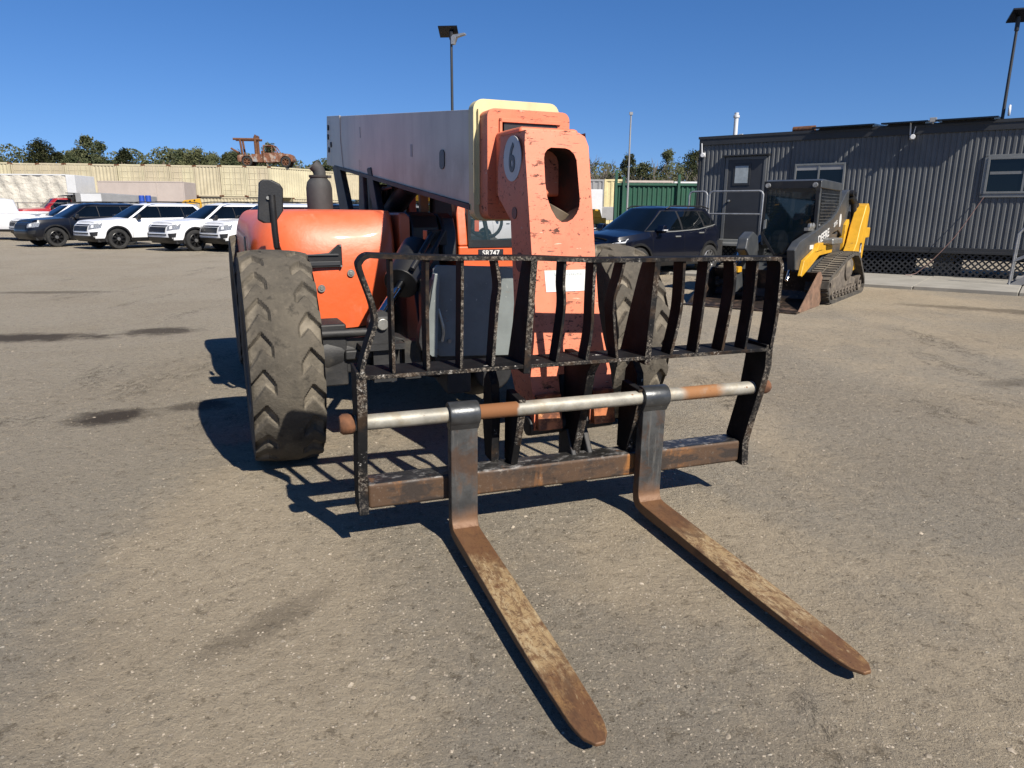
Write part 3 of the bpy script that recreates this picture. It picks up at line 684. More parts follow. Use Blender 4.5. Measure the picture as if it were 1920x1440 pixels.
b.build('wear_pad', M['rustpad'], hd, bevel=.004)
b = MB(); b.box(-.12, .125, -.9, -.88, 1.40, 1.80); b.build('cavity_back', M['black'], hd)  # black sheet standing in for the unlit depth of the opening
b = MB(); b.tube([(-.02, -1.05, 1.36), (.05, -1.08, 1.50)], .085, 18); b.tube([(-.06, -1.1, 1.76), (-.075, -1.08, 1.66), (-.045, -1.12, 1.56), (-.05, -1.13, 1.47)], .012, 8)
b.build('head_cylinder', mat('dusty_cylinder', (.20, .15, .10), .6, .3), hd, bevel=.012)
for y, z, r_ in ((-1.05, 1.475, .03), (-1.12, 1.235, .048)):
    b = MB(); b.lathe([(0, .0), (r_, 0), (r_, .012)], (-.178, y, z), 'x', 20); b.build('pin_hole', M['black'], hd)
b = MB(); b.lathe([(0, 0), (.109, 0), (.109, .004)], (-.178, -1.02, 1.738), 'x', 40); dk = b.build('number_disc', M['greydecal'], hd)
text('number', '6', .19, M['ink'], dk, frame_mat((-.180, -1.02, 1.735), (0, -1, 0), (0, 0, 1)), .0008, sx=.8)
b = MB()
sx0, sx1, sz0, sz1 = -.112, .116, 1.10, 1.203
b.add([(sx0, yf(sz0)-.003, sz0), (sx1, yf(sz0)-.003, sz0), (sx1-.004, yf(sz1)-.003, sz1), (sx0-.003, yf(sz1)-.003, sz1)], [(0, 1, 2, 3)])
b.add([(sx0, yf(sz0)-.001, sz0), (sx1, yf(sz0)-.001, sz0), (sx1-.004, yf(sz1)-.001, sz1), (sx0-.003, yf(sz1)-.001, sz1)], [(0, 1, 2, 3)])
dk = b.build('sticker', M['decal'], hd, smooth=None)
b = MB()   # washed-out print, no longer legible
for k in range(9): b.box(.0+.0105*k, .006+.0105*k, yf(1.185)-.0055, yf(1.185)-.0045, 1.181-.003*(k % 3), 1.188)
b.prism([(-.068, 1.178), (-.055, 1.178), (-.0615, 1.193)], yf(1.185)-.0055, yf(1.185)-.0045, 'y')
b.build('faded_print', M['paleink'], dk)
b = MB()   # dark link and cylinder behind the prongs
b.tube([(.0, -1.22, .95), (.0, -1.32, .42)], .055, 14); b.cyl((0, -1.36, .45), .05, -.24, .24, 'x', 16); b.box(-.03, .03, -1.42, -1.3, .22, .46)
b.prism([(-1.50, .17), (-1.52, .30), (-1.44, .44), (-1.36, .40), (-1.40, .17)], -.06, -.03, 'x'); b.prism([(-1.50, .17), (-1.52, .30), (-1.44, .44), (-1.36, .40), (-1.40, .17)], .03, .06, 'x')
b.build('tilt_link', M['blacksteel'], TH, bevel=.008)

# cab
b = MB()
b.box(.22, .95, .95, 2.5, .75, 1.215)
for x0, x1 in ((.22, .30), (.88, .95)): b.prism([(.95, 1.215), (1.12, 2.18), (1.22, 2.18), (1.06, 1.215)], x0, x1, 'x'); b.box(x0, x1, 2.4, 2.5, 1.215, 2.18)
b.box(.20, .97, 1.05, 2.55, 2.14, 2.22)
cb = b.build('cab', M['orange'], TH, bevel=.015)
b = MB(); b.add([(.30, .985, 1.22), (.88, .985, 1.22), (.88, 1.15, 2.14), (.30, 1.15, 2.14)], [(0, 1, 2, 3)]); b.build('windscreen', M['cabglass'], cb)
b = MB(); b.box(.30, .88, .94, .965, 1.205, 1.262); b.box(.30, .325, .955, .985, 1.22, 1.5); b.build('window_seal', M['black'], cb)
b = MB(); b.tube([(.58+.16*math.cos(a), 1.32+.05*math.sin(a), 1.42+.15*math.sin(a)) for a in [2*PI*k/24 for k in range(24)]], .014, 8, closed=True); b.tube([(.58, 1.32, 1.42), (.58, 1.2, 1.2)], .02, 8); b.tube([(.44, 1.32, 1.42), (.72, 1.32, 1.42)], .012, 6); b.build('steering_wheel', M['black'], cb)
b = MB(); b.box(.36, .80, 1.75, 2.1, 1.1, 1.3); b.box(.36, .80, 2.1, 2.2, 1.2, 1.9); b.build('seat', M['seat'], cb, bevel=.04)
for x0, x1 in ((.30, .88),):
    b = MB(); b.box(x0, x1, 2.44, 2.45, 1.22, 2.14); b.build('rear_window', M['cabglass'], cb)
b = MB(); b.box(.385, .60, .944, .950, 1.125, 1.188); pl = b.build('model_plate', M['ink'], cb)
text('model_number', 'SR747', .058, M['decal'], pl, frame_mat((.492, .9435, 1.157), (1, 0, 0), (0, 0, 1)), .001)
b = MB(); b.lathe([(0, 2.22), (.05, 2.22), (.05, 2.25), (.0, 2.26)], (.30, 1.3, 0), 'z', 14); b.build('beacon', M['orange'], cb)
# grey front plate at the frame nose, with rounded cheek
b = MB()
b.prism([(-.365, 1.14), (-.34, 1.165), (.10, 1.145), (.20, 1.13), (.22, .80), (.20, .57), (-.33, .60), (-.38, .63)], -.26, -.24, 'y')
fp = b.build('front_plate', M['greypanel'], TH, bevel=.004)
b = MB()
b.prism([(-.345, 1.12), (-.375, 1.12), (-.435, .80), (-.452, .72), (-.445, .66), (-.40, .615), (-.37, .61)], -.33, -.27, 'y')
b.build('cheek_plate', M['greypanel'], TH, bevel=.006)
b = MB(); b.prism([(-.375, 1.10), (-.395, 1.05), (-.475, .78), (-.482, .71), (-.465, .655), (-.45, .66), (-.455, .72), (-.44, .80)], -.32, -.25, 'y'); b.build('cheek_edge', M['blacksteel'], TH, bevel=.005)
b = MB(); b.tube([(-.345, -.275, .90), (-.32, -.285, .80), (-.315, -.285, .75), (-.325, -.28, .70)], .012, 8); b.build('grab_handle', M['steel'], TH)
b = MB(); b.box(.02, .032, -.275, -.26, .62, .94); b.build('plate_bracket', M['steel'], TH)
b = MB(); b.cyl((-.27, -.262, .695), .013, -.008, 0, 'y', 10); b.build('plate_bolt', M['steel'], TH)
b = MB(); b.box(-.30, .9, .62, .95, .5, 1.05); b.build('bulkhead', M['blacksteel'], TH)
# things seen under the boom
b = MB()
b.prism([(3.0, 1.0), (3.6, 1.0), (4.4, 2.15), (4.0, 2.15)], -.16, -.10, 'x'); b.prism([(3.0, 1.0), (3.6, 1.0), (4.4, 2.15), (4.0, 2.15)], .18, .24, 'x')
b.prism([(1.75, 1.3), (2.0, 1.3), (2.25, 1.86), (2.1, 1.86)], -.20, -.14, 'x')
b.box(-.3, .3, 3.0, 3.9, .9, 1.3)
b.tube([(.03, 3.2, 1.2), (.03, 1.6, 1.70)], .09, 16)
b.box(-.10, .10, 2.3, 2.9, 1.45, 1.72); b.tube([(.16, 2.9, 1.35), (.14, 1.9, 1.76)], .05, 10); b.prism([(2.45, 1.4), (2.5, 1.95), (2.62, 1.97), (2.75, 1.4)], -.19, -.15, 'x')
b.build('boom_pivot', M['blacksteel'], TH, bevel=.01)
b = MB()
for k in range(7): 
    x = -.12+.05*k; b.tube([(x, 2.7, 1.45), (x+.03, 2.4, 1.52), (x-.02, 2.1, 1.66+.02*k), (x+.02, 1.7, 1.68)], .016, 8)
b.build('hydraulic_hose', M['black'], TH)
b = MB(); b.box(.02, .09, 1.3, 1.36, 1.46, 1.68); b.build('boom_rest', M['orangeold'], TH, bevel=.006)

# ---- fork carriage
TI = .0228
cg = MB(); cg.box(-.977, .967, 0, .127, 0, .119)
cg = cg.build('fork_carriage', M['rail'], TH, bevel=.016, seg=3)
cg.rotation_euler = (TI, 0, R(-4.0)); cg.location = (-.091, -1.569, .2012)
for px0, px1 in ((-1.02, -.978), (.968, 1.008)):
    b = MB(); b.prism([(-.028, -.012), (-.015, .109), (-.05, .254), (-.095, .408), (-.125, .54), (-.12, .655), (.06, .655), (.035, .574), (.058, .383), (.128, .13), (.128, -.012)], px0, px1, 'x'); b.build('side_plate', M['guard'], cg, bevel=.004)
for xc, front in ((-.285, [(-.06, .463), (-.055, .40), (-.03, .3), (.035, .119)]), (.322, [(-.06, .463), (-.055, .40), (-.03, .3), (.035, .119)])):
    b = MB(); b.prism(front+[(.13, .119), (.13, .3), (.11, .47)], xc-.018, xc+.018, 'x'); b.build('pipe_bracket', M['guard'], cg, bevel=.004)
b = MB(); b.prism([(-.10, .622), (-.05, .56), (-.012, .404), (.025, .3), (.085, .119), (.20, .119), (.22, .62)], .035, .078, 'x'); b.build('pipe_bracket', M['guard'], cg, bevel=.004)
for xc in (-.36, .40):
    b = MB(); b.prism([(.10, .119), (.08, .35), (.10, .5), (.16, .56), (.22, .5), (.24, .3), (.2, .119)], xc-.02, xc+.02, 'x'); b.build('mounting_lug', M['guard'], cg, bevel=.004)
b = MB(); b.box(-1.005, .99, -.122, .055, .622, .640); b.build('guard_shelf', M['guard'], cg, bevel=.003)
def crv(P, n=5):
    out = []
    for i in range(len(P)-1):
        p0 = Vector(P[max(i-1, 0)]); p1 = Vector(P[i]); p2 = Vector(P[i+1]); p3 = Vector(P[min(i+2, len(P)-1)])
        for k in range(n):
            t = k/n
            out.append(tuple(.5*((2*p1)+(p2-p0)*t+(2*p0-5*p1+4*p2-p3)*t*t+(3*p1-p0-3*p2+p3)*t**3)))
    out.append(tuple(P[-1])); return out
gf = crv([(-1.0, .632), (-.985, .70), (-.945, .815), (-.932, .862), (-.945, .935), (-.985, 1.06), (-.982, 1.092), (-.955, 1.113), (-.90, 1.112), (-.613, 1.100), (-.268, 1.094), (.029, 1.081), (.5, 1.078), (.95, 1.074), (.982, 1.068), (.998, 1.05), (1.004, 1.0), (1.004, .80), (.99, .64)], 5)
b = MB(); b.ribbon(gf, .0175, -.128, -.028); b.build('guard_frame', M['guard'], cg, bevel=.003)
bars = [[(-.866, .64), (-.865, .86), (-.864, 1.102)], [(-.723, .64), (-.724, .889), (-.720, 1.1)], [(-.582, .64), (-.578, .847), (-.575, 1.095)],
        [(-.443, .64), (-.426, .885), (-.416, .985), (-.432, 1.092)], [(-.147, .64), (-.119, .873), (-.125, .985), (-.122, 1.084)], [(-.003, .64), (.016, .775), (.017, .915), (.018, 1.081)],
        [(.149, .64), (.120, .878), (.146, 1.0), (.163, 1.078)], [(.431, .64), (.468, .85), (.466, 1.074)], [(.570, .64), (.583, .795), (.598, 1.074)], [(.714, .64), (.749, .926), (.736, 1.072)], [(.846, .64), (.866, .865), (.867, 1.07)]]
for i, P in enumerate(bars):
    b = MB(); b.ribbon(crv(P, 6), .013+.002*(i % 2), -.118, -.035); b.build('guard_bar', M['guard'], cg, bevel=.002)
for P, deep in (([(-.292, .60), (-.279, .857), (-.266, 1.088)], .10), ([(.303, .60), (.314, .856), (.325, 1.08)], .13)):
    b = MB(); C_ = crv(P, 4); b.ribbon(C_, .030, -.126, [deep-(deep+.02)*k/(len(C_)-1) for k in range(len(C_))]); b.build('guard_divider', M['guard'], cg, bevel=.003)
b = MB(); b.tube([(-1.03, -.042, .4186), (1.02, -.042, .4186)], .0335, 24); b.build('fork_pipe', M['pipe'], cg)
for x, r_ in ((-1.056, .044), (1.035, .038)):
    b = MB(); b.lathe([(0, -.03), (r_*.8, -.03), (r_, -.018), (r_, .018), (r_*.85, .03), (0, .03)], (x, -.042, .4186), 'x', 10); b.build('pipe_nut', M['rust'], cg)
def fork(xc, shank_w):
    mb = MB(); st = []
    hw = shank_w/2
    # (inner y,z) (outer y,z) half width, sideways drift
    st.append(((-.066, .368), (-.012, .368), hw, 0)); st.append(((-.066, .2), (-.010, .2), hw, 0)); st.append(((-.066, .0), (-.010, .0), hw, 0))
    st.append(((-.066, -.065), (-.010, -.085), hw, 0)); st.append(((-.072, -.092), (-.016, -.125), hw, 0)); st.append(((-.088, -.108), (-.045, -.152), hw, 0)); st.append(((-.12, -.112), (-.09, -.160), hw, 0))
    L0, L1 = -.12, -1.45
    for k in range(1, 41):
        t = k/40; y = L0+(L1-L0)*t
        th = .050-.036*t**1.4
        u = max(0, (t-.60)/.40)
        wd = hw*(1-.24*u**1.7)
        if t > .90: wd *= math.sqrt(max(.0, 1-((t-.90)/.1005)**2.4))*.78+.22
        st.append(((y, -.112), (y, -.112-th), wd, 0))
    rows = [[(xc-w_, i_[0], i_[1]), (xc+w_, i_[0], i_[1]), (xc+w_, o_[0], o_[1]), (xc-w_, o_[0], o_[1])] for i_, o_, w_, _ in st]
    mb.grid(rows, True); n = len(rows)*4
    mb.f += [(3, 2, 1, 0), (n-4, n-3, n-2, n-1)]
    return mb
for xc, w_ in ((-.556, .124), (.395, .124)):
    f_ = fork(xc, w_).build('fork', M['forkmetal'], cg, bevel=.005)
    b = MB(); b.lathe([(.037, -.068), (.054, -.068), (.056, -.06), (.056, .06), (.054, .068), (.037, .068)], (xc, -.042, .4186), 'x', 28)
    b.prism([(-.094, .40), (-.066, .352), (-.012, .352), (.0, .40)], xc-.066, xc+.066, 'x')
    b.build('fork_eye', mat('blued_steel_eye', (.085, .09, .095), .35, .5, (10, .3), (60, .05), [dict(s=14, lo=.6, hi=.7, c=(.3, .3, .3))]) if 'eye' not in M else M['eye'], f_, bevel=.003)

#@@OFFICE  (local frame: x along the front wall to the right, y into the building)
BR = -36.9
BL = Vector((5.13, 20.33, 0))
def Bw(x, y, z=0):
    a = R(BR); return Vector((BL.x+x*math.cos(a)-y*math.sin(a), BL.y+x*math.sin(a)+y*math.cos(a), z))
OF = empty('site_office', BL, BR, 'long charcoal corrugated site office trailer on lattice skirting', 'building')
LB = 14.0; DB = 3.0
b = MB(); b.box(.03, LB, .03, DB, .62, 3.40); b.build('wall', M['sidingdark'], OF)
def ribs(x0, x1, z0, z1, per=.117, dep=.017):
    P = []; x = x0
    while x < x1:
        P += [(x, 0), (x+per*.30, 0), (x+per*.42, -dep), (x+per*.84, -dep)]; x += per
    rows = [[(p[0], p[1], z) for p in P] for z in (z0, z1)]
    mb = MB(); mb.grid(rows); return mb
b = ribs(.06, LB, .73, 3.28); b.build('siding', M['sidingdark'], OF, smooth=None)
for k_, x in enumerate((2.46, 4.92, 8.55, 10.9)):
    b = MB(); b.box(x, x+.018, -.021, -.012, .735, 3.27)
    for z in (.9, 1.3, 1.7, 2.1, 2.5, 2.9): b.box(x+.004, x+.014, -.025, -.021, z, z+.01)
    b.build('sheet_joint', M['trimdark'], OF, smooth=None)
b = MB(); b.box(0, LB, -.06, .03, 3.27, 3.46); b.box(0, LB, -.075, -.06, 3.42, 3.47); b.box(.0, .06, -.05, .03, .62, 3.27); b.build('fascia', M['trimdark'], OF, bevel=.006)
b = MB(); b.box(0, LB, -.05, .03, .62, .735); b.box(0, LB, -.075, -.05, .60, .66); b.build('base_trim', M['trimdark'], OF, bevel=.006)
b = MB(); b.box(-.05, LB, -.02, DB+.05, 3.44, 3.5); b.build('roof', M['trimdark'], OF)
# lattice skirting
b = MB()
def strip(ax, az, bx, bz, w_, y0, y1):
    d = Vector((bx-ax, bz-az)); n = Vector((-d.y, d.x)).normalized()*w_/2
    b.prism([(ax+n.x, az+n.y), (ax-n.x, az-n.y), (bx-n.x, bz-n.y), (bx+n.x, bz+n.y)], y0, y1, 'y')
zl, zh = .05, .60; k = 0; x = -.6
while x < LB:
    a0, a1 = x, x+(zh-zl)
    if a0 >= 0 and a1 <= LB: strip(a0, zl, a1, zh, .036, -.012, -.005); strip(a0, zh, a1, zl, .036, -.004, .003)
    x += .134
b.build('lattice', M['trimdark'], OF, smooth=None)
for x in (.6, 3.2, 5.9, 8.6, 11.3):
    for y in (.5, 2.6):
        b = MB(); b.box(x, x+.4, y, y+.2, 0, .62); b.build('pier', M['concrete'], OF)
b = MB(); b.box(0, LB, DB, DB+.03, .30, .62); b.box(0, 5.2, DB, DB+.03, 0, .30); b.build('rear_dark_panels', M['trimdark'], OF)  # panels added to keep the view through the lattice dark
# door
b = MB(); b.box(.86, 1.80, -.045, 0, .80, 2.86); dr = b.build('door', M['doorpaint'], OF, bevel=.004)
b = MB(); b.box(.78, .86, -.06, .01, .78, 2.93); b.box(1.80, 1.87, -.06, .01, .78, 2.93); b.box(.86, 1.80, -.06, .01, 2.86, 2.93); b.build('door_frame', M['sidingdark'], dr, bevel=.004)
b = MB(); b.box(.70, 1.95, -.16, 0, 2.955, 2.985); b.build('door_hood', M['trimdark'], OF)
b = MB(); b.box(1.0, 1.47, -.062, -.045, 2.20, 2.76); b.build('pane_frame', M['trimdark'], dr, bevel=.004)
b = MB(); b.box(1.06, 1.41, -.066, -.06, 2.26, 2.70); b.build('pane', mat('papered_pane', (.42, .46, .47), .15), dr)
b = MB(); b.lathe([(0, -.07), (.03, -.065), (.03, -.02), (.012, -.01), (.012, .03)], (.95, -.045, 1.80), 'y', 14); b.build('door_knob', M['steel'], dr)
b = MB(); b.box(.78, 1.95, -.35, 0, .68, .79); b.build('threshold', M['alu'], OF, bevel=.005)
# windows
def window(x0, x1, z0, z1, mull, fm, blinds=False):
    mb = MB(); t = .045
    mb.box(x0, x0+t, -.07, .01, z0, z1); mb.box(x1-t, x1, -.07, .01, z0, z1); mb.box(x0+t, x1-t, -.07, .01, z1-t, z1); mb.box(x0+t, x1-t, -.07, .01, z0, z0+t)
    f = mb.build('window', fm, OF, bevel=.004)
    for m_ in mull:
        mb = MB(); mb.box(m_-.02, m_+.02, -.065, -.02, z0+t, z1-t); mb.build('mullion', fm, f)
    mb = MB(); mb.box(x0+t, x1-t, -.045, -.035, z0+t, z1-t); mb.build('pane', M['carglass'], f)
    if blinds:
        mb = MB(); mb.box(x0+t, x1-t, -.052, -.047, z1-.16, z1-t); mb.build('blind', M['palegrey'], f)
    return f
window(2.60, 3.80, 1.75, 2.70, (3.19,), M['alu'], True)
wf = window(6.72, 8.1, 1.93, 2.70, (7.42,), M['alu'])
b = MB()
for x0, x1, z0, z1 in ((6.66, 6.72, 1.87, 2.75), (8.1, 8.16, 1.87, 2.75), (6.66, 8.16, 1.85, 1.93), (6.66, 8.16, 2.70, 2.76)): b.box(x0, x1, -.055, 0, z0, z1)
b.build('window_trim', M['alu'], wf, bevel=.004)
b = MB(); b.box(6.79, 7.38, -.053, -.047, 2.34, 2.40); b.build('window_sash', M['alu'], wf)
# roof items
b = MB(); b.lathe([(.06, 3.45), (.06, 4.10), (.085, 4.11), (.085, 4.17), (.05, 4.19), (.06, 4.20), (.06, 4.24), (0, 4.25)], (.44, 1.4, 0), 'z', 16); b.box(.56, .66, 1.35, 1.45, 3.5, 3.66)
b.build('vent_pipe', M['whitepanel'], OF)
def put(mb, name, m, x, y, z, label, cat, group=None, rz=0, bevel=0, smooth=35):
    o = mb.build(name, m, None, smooth=smooth, bevel=bevel); o.location = Bw(x, y, z); o.rotation_euler = (0, 0, R(BR+rz)); return tag(o, label, cat, group)
for i, (x0, x1) in enumerate(((2.98, 4.38), (4.52, 5.48), (5.62, 6.80))):
    pn = empty('roof_panel', Bw((x0+x1)/2, -.16, 3.535), BR, ['leftmost black solar panel overhanging the office roof edge', 'middle black solar panel on the office roof edge', 'rightmost black solar panel on the roof, next to the mast'][i], 'solar panel', 'solar panels along the office roof')
    hw = (x1-x0)/2
    b = MB(); b.prism([(-.155, -.03), (-.155, .005), (1.3, .085), (1.3, .05)], -hw, hw, 'x'); b.build('panel', M['solar'], pn, bevel=.004)
    b = MB(); b.box(-hw+.1, hw-.1, .15, .2, -.03, -.01); b.build('mount', M['trimdark'], pn)
b = MB(); b.tube([(0, 0, 0), (.55, -.02, .0)], .075, 12); put(b, 'felt_roll', M['rust'], 2.35, .35, 3.575, 'dark brown roll lying on the office roof', 'roll')
for i, (x, z) in enumerate(((.14, 3.02), (5.16, 3.22))):
    e_ = empty('security_camera', Bw(x, -.06, z), BR, ['white camera with upright antenna at the corner of the office', 'white camera with antennas under the solar panels'][i], 'camera', 'wall cameras on the office')
    b = MB(); b.tube([(0, -.02, 0), (.05, -.2, -.02)], .055, 14); b.box(-.05, .05, 0, .03, -.06, .06); b.build('housing', M['whitepanel'], e_, bevel=.01)
    b = MB(); b.tube([(-.03, -.04, .03), (-.05, -.05, .30)], .018, 8)
    if i: b.tube([(.03, -.04, .03), (.06, -.05, .22)], .010, 8)
    b.build('antenna', M['whitepanel'], e_)
e_ = empty('floodlight', Bw(5.55, -.06, 3.50), BR, 'small grey floodlight between two roof solar panels', 'floodlight')
b = MB(); b.prism([(-.08, .02), (-.06, .16), (.02, .15), (.04, .02)], -.10, .10, 'x'); e_.scale = (.7, .7, .7); b.build('lamp_head', M['palegrey'], e_, bevel=.01)
b = MB(); b.tube([(0, 0, .04), (0, .02, -.08)], .025, 8); b.build('bracket', M['whitepanel'], e_)
def lamp(loc, rz, H_, r_, label, group, panelw, tilt, head):
    e = empty('solar_lamp_post', loc, rz, label, 'lamp post', group)
    b = MB(); b.tube([(0, 0, 0), (0, 0, H_)], [r_, r_*.8], 12); b.build('pole', M['trimdark'], e)
    b = MB(); b.box(-panelw/2, panelw/2, -panelw*.36, panelw*.36, -.02, .02); o = b.build('panel', M['solar'], e, bevel=.005); o.location = (-.12 if head else 0.12, 0, H_+.25); o.rotation_euler = tilt
    b = MB(); b.tube([(0, 0, H_-.05), (0, 0, H_+.25)], r_*1.3, 10); b.build('mount', M['black'], e)
    if head:
        b = MB(); b.prism([(.02, H_-.25), (.02, H_+.02), (.12, H_+.10), (.62, H_+.14), (.62, H_+.08), (.25, H_), (.14, H_-.25)], -.1, .1, 'y'); b.build('lamp_head', M['galv'], e, bevel=.01)
    return e
lamp(Bw(6.82, .5, 3.48), BR, 1.92, .035, 'slim dark lamp post with solar panel standing on the office roof', 'solar lamp posts', .6, (R(-24), 0, R(20)), False)
lamp((-2.54, 31, 0), -20, 8.30, .065, 'tall lamp post with tilted solar panel behind the grey boom', 'solar lamp posts', .78, (R(-34), 0, R(14)), True)
b = MB(); b.lathe([(0, -.03), (.11, -.02), (.12, .0), (.11, .02), (0, .03)], (0, 0, 0), 'x', 16); put(b, 'wifi_dish', M['whitepanel'], 6.93, .47, 3.72, 'small pale round antenna at the foot of the roof lamp post', 'antenna')
b = MB(); b.tube([(0, 0, 0), (0, 0, 5.05)], [.045, .028], 10); b.box(-.06, .06, -.05, .05, 5.03, 5.13)
o = b.build('thin_pole', M['palegrey']); o.location = (4.4, 28, 0); tag(o, 'thin pale pole standing alone in front of the green fence', 'pole')
# hose from the window down to the pavement
b = MB()
hp = crv([(6.75, -.10, 1.86), (6.55, -.2, 1.45), (6.28, -.42, .90), (6.05, -.62, .52), (5.82, -.72, .22), (5.62, -.85, .115), (5.4, -1.0, .113)], 6) if False else [(6.75, -.08, 1.86), (6.62, -.14, 1.58), (6.47, -.22, 1.26), (6.33, -.30, .98), (6.15, -.40, .70), (5.97, -.47, .45), (5.82, -.52, .27), (5.70, -.56, .15), (5.6, -.62, .11), (5.5, -.7, .108)]
b.tube(hp, .009, 8); o = b.build('hose', M['hosepink']); o.location = BL; o.rotation_euler = (0, 0, R(BR)); tag(o, 'pinkish cable sagging from the office window to the pavement', 'cable')
# pavement slabs
for i in range(9):
    x0 = -1.0+1.75*i
    b = MB(); b.box(x0+.008, x0+1.742, -3.12+.02*((i*7) % 3), -.05, -.05, .075-.01*(i % 2)); o = b.build('pavement', M['concrete'], bevel=.012); o.location = BL; o.rotation_euler = (0, 0, R(BR)); tag(o, kind='structure')
# landing with rails at the door
ld = empty('entrance_landing', Bw(1.35, -.6, 0), BR, 'entrance landing with galvanised pipe railing below the office door', 'landing')
b = MB(); b.box(-1.05, .95, -.62, .25, .66, .72); b.build('deck', M['alu'], ld, bevel=.005)
for x0, x1 in ((-1.05, -.56), (-.50, .88)):
    b = MB(); b.tube([(x0, -.6, .0), (x0, -.6, 1.93), (x0+.03, -.6, 1.99), (x0+.09, -.6, 2.02), (x1-.09, -.6, 2.02), (x1-.03, -.6, 1.99), (x1, -.6, 1.93), (x1, -.6, .0)], .024, 10); b.tube([(x0, -.6, 1.46), (x1, -.6, 1.46)], .02, 8); b.build('railing', M['galv'], ld)
for k in range(3):
    b = MB(); b.box(-1.75+.24*k, -1.5+.24*k, -.6, .2, .16+.18*k, .20+.18*k); b.build('step', M['alu'], ld)
rs = empty('metal_stairs', Bw(7.9, -1.0, 0), BR, 'grey metal stairs with pipe handrail at the right edge', 'stairs')
b = MB(); b.prism([(-.45, .02), (-.25, .02), (1.0, .72), (1.0, .95), (.75, .93)], -.45, -.40, 'y'); b.prism([(-.45, .02), (-.25, .02), (1.0, .72), (1.0, .95), (.75, .93)], .40, .45, 'y'); b.build('stringer', M['palegrey'], rs, bevel=.004)
for k in range(4):
    b = MB(); b.box(-.28+.3*k, .0+.3*k, -.40, .40, .17+.17*k, .205+.17*k); b.build('tread', M['palegrey'], rs)
for y in (-.47, .47):
    b = MB(); b.tube([(-.38, y, .0), (-.36, y, 1.10), (-.30, y, 1.20), (-.2, y, 1.26), (1.2, y, 1.95)], .022, 10); b.tube([(-.36, y, .55), (1.2, y, 1.35)], .018, 8); b.build('handrail', M['galv'], rs)

#@@CARS  (local frame: nose towards -y, origin on the ground under the middle)
def sup(a, b, n, N, y0=0):
    """half super-ellipse from the front centre round +x to the rear centre, evenly spaced"""
    pts = []
    for k in range(801):
        f = PI*k/800; s_, c_ = math.sin(f), math.cos(f)
        pts.append((b*abs(s_)**(2/n), y0-a*math.copysign(abs(c_)**(2/n), c_)))
    L = [0]
    for i in range(800): L.append(L[-1]+math.dist(pts[i], pts[i+1]))
    out = []; j = 0
    for k in range(N+1):
        d = L[-1]*k/N
        while j < 799 and L[j+1] < d: j += 1
        t = (d-L[j])/max(1e-9, L[j+1]-L[j]); out.append((pts[j][0]+(pts[j+1][0]-pts[j][0])*t, pts[j][1]+(pts[j+1][1]-pts[j][1])*t))
    return out
def pl(tab, x):
    if x <= tab[0][0]: return tab[0][1]
    for (a, va), (b, vb) in zip(tab, tab[1:]):
        if x <= b: return va+(vb-va)*(x-a)/(b-a)
    return tab[-1][1]
def at_list(P, u):
    f = max(0, min(1, u))*(len(P)-1); i = min(int(f), len(P)-2); t = f-i
    return tuple(P[i][k]+(P[i+1][k]-P[i][k])*t for k in range(len(P[0])))

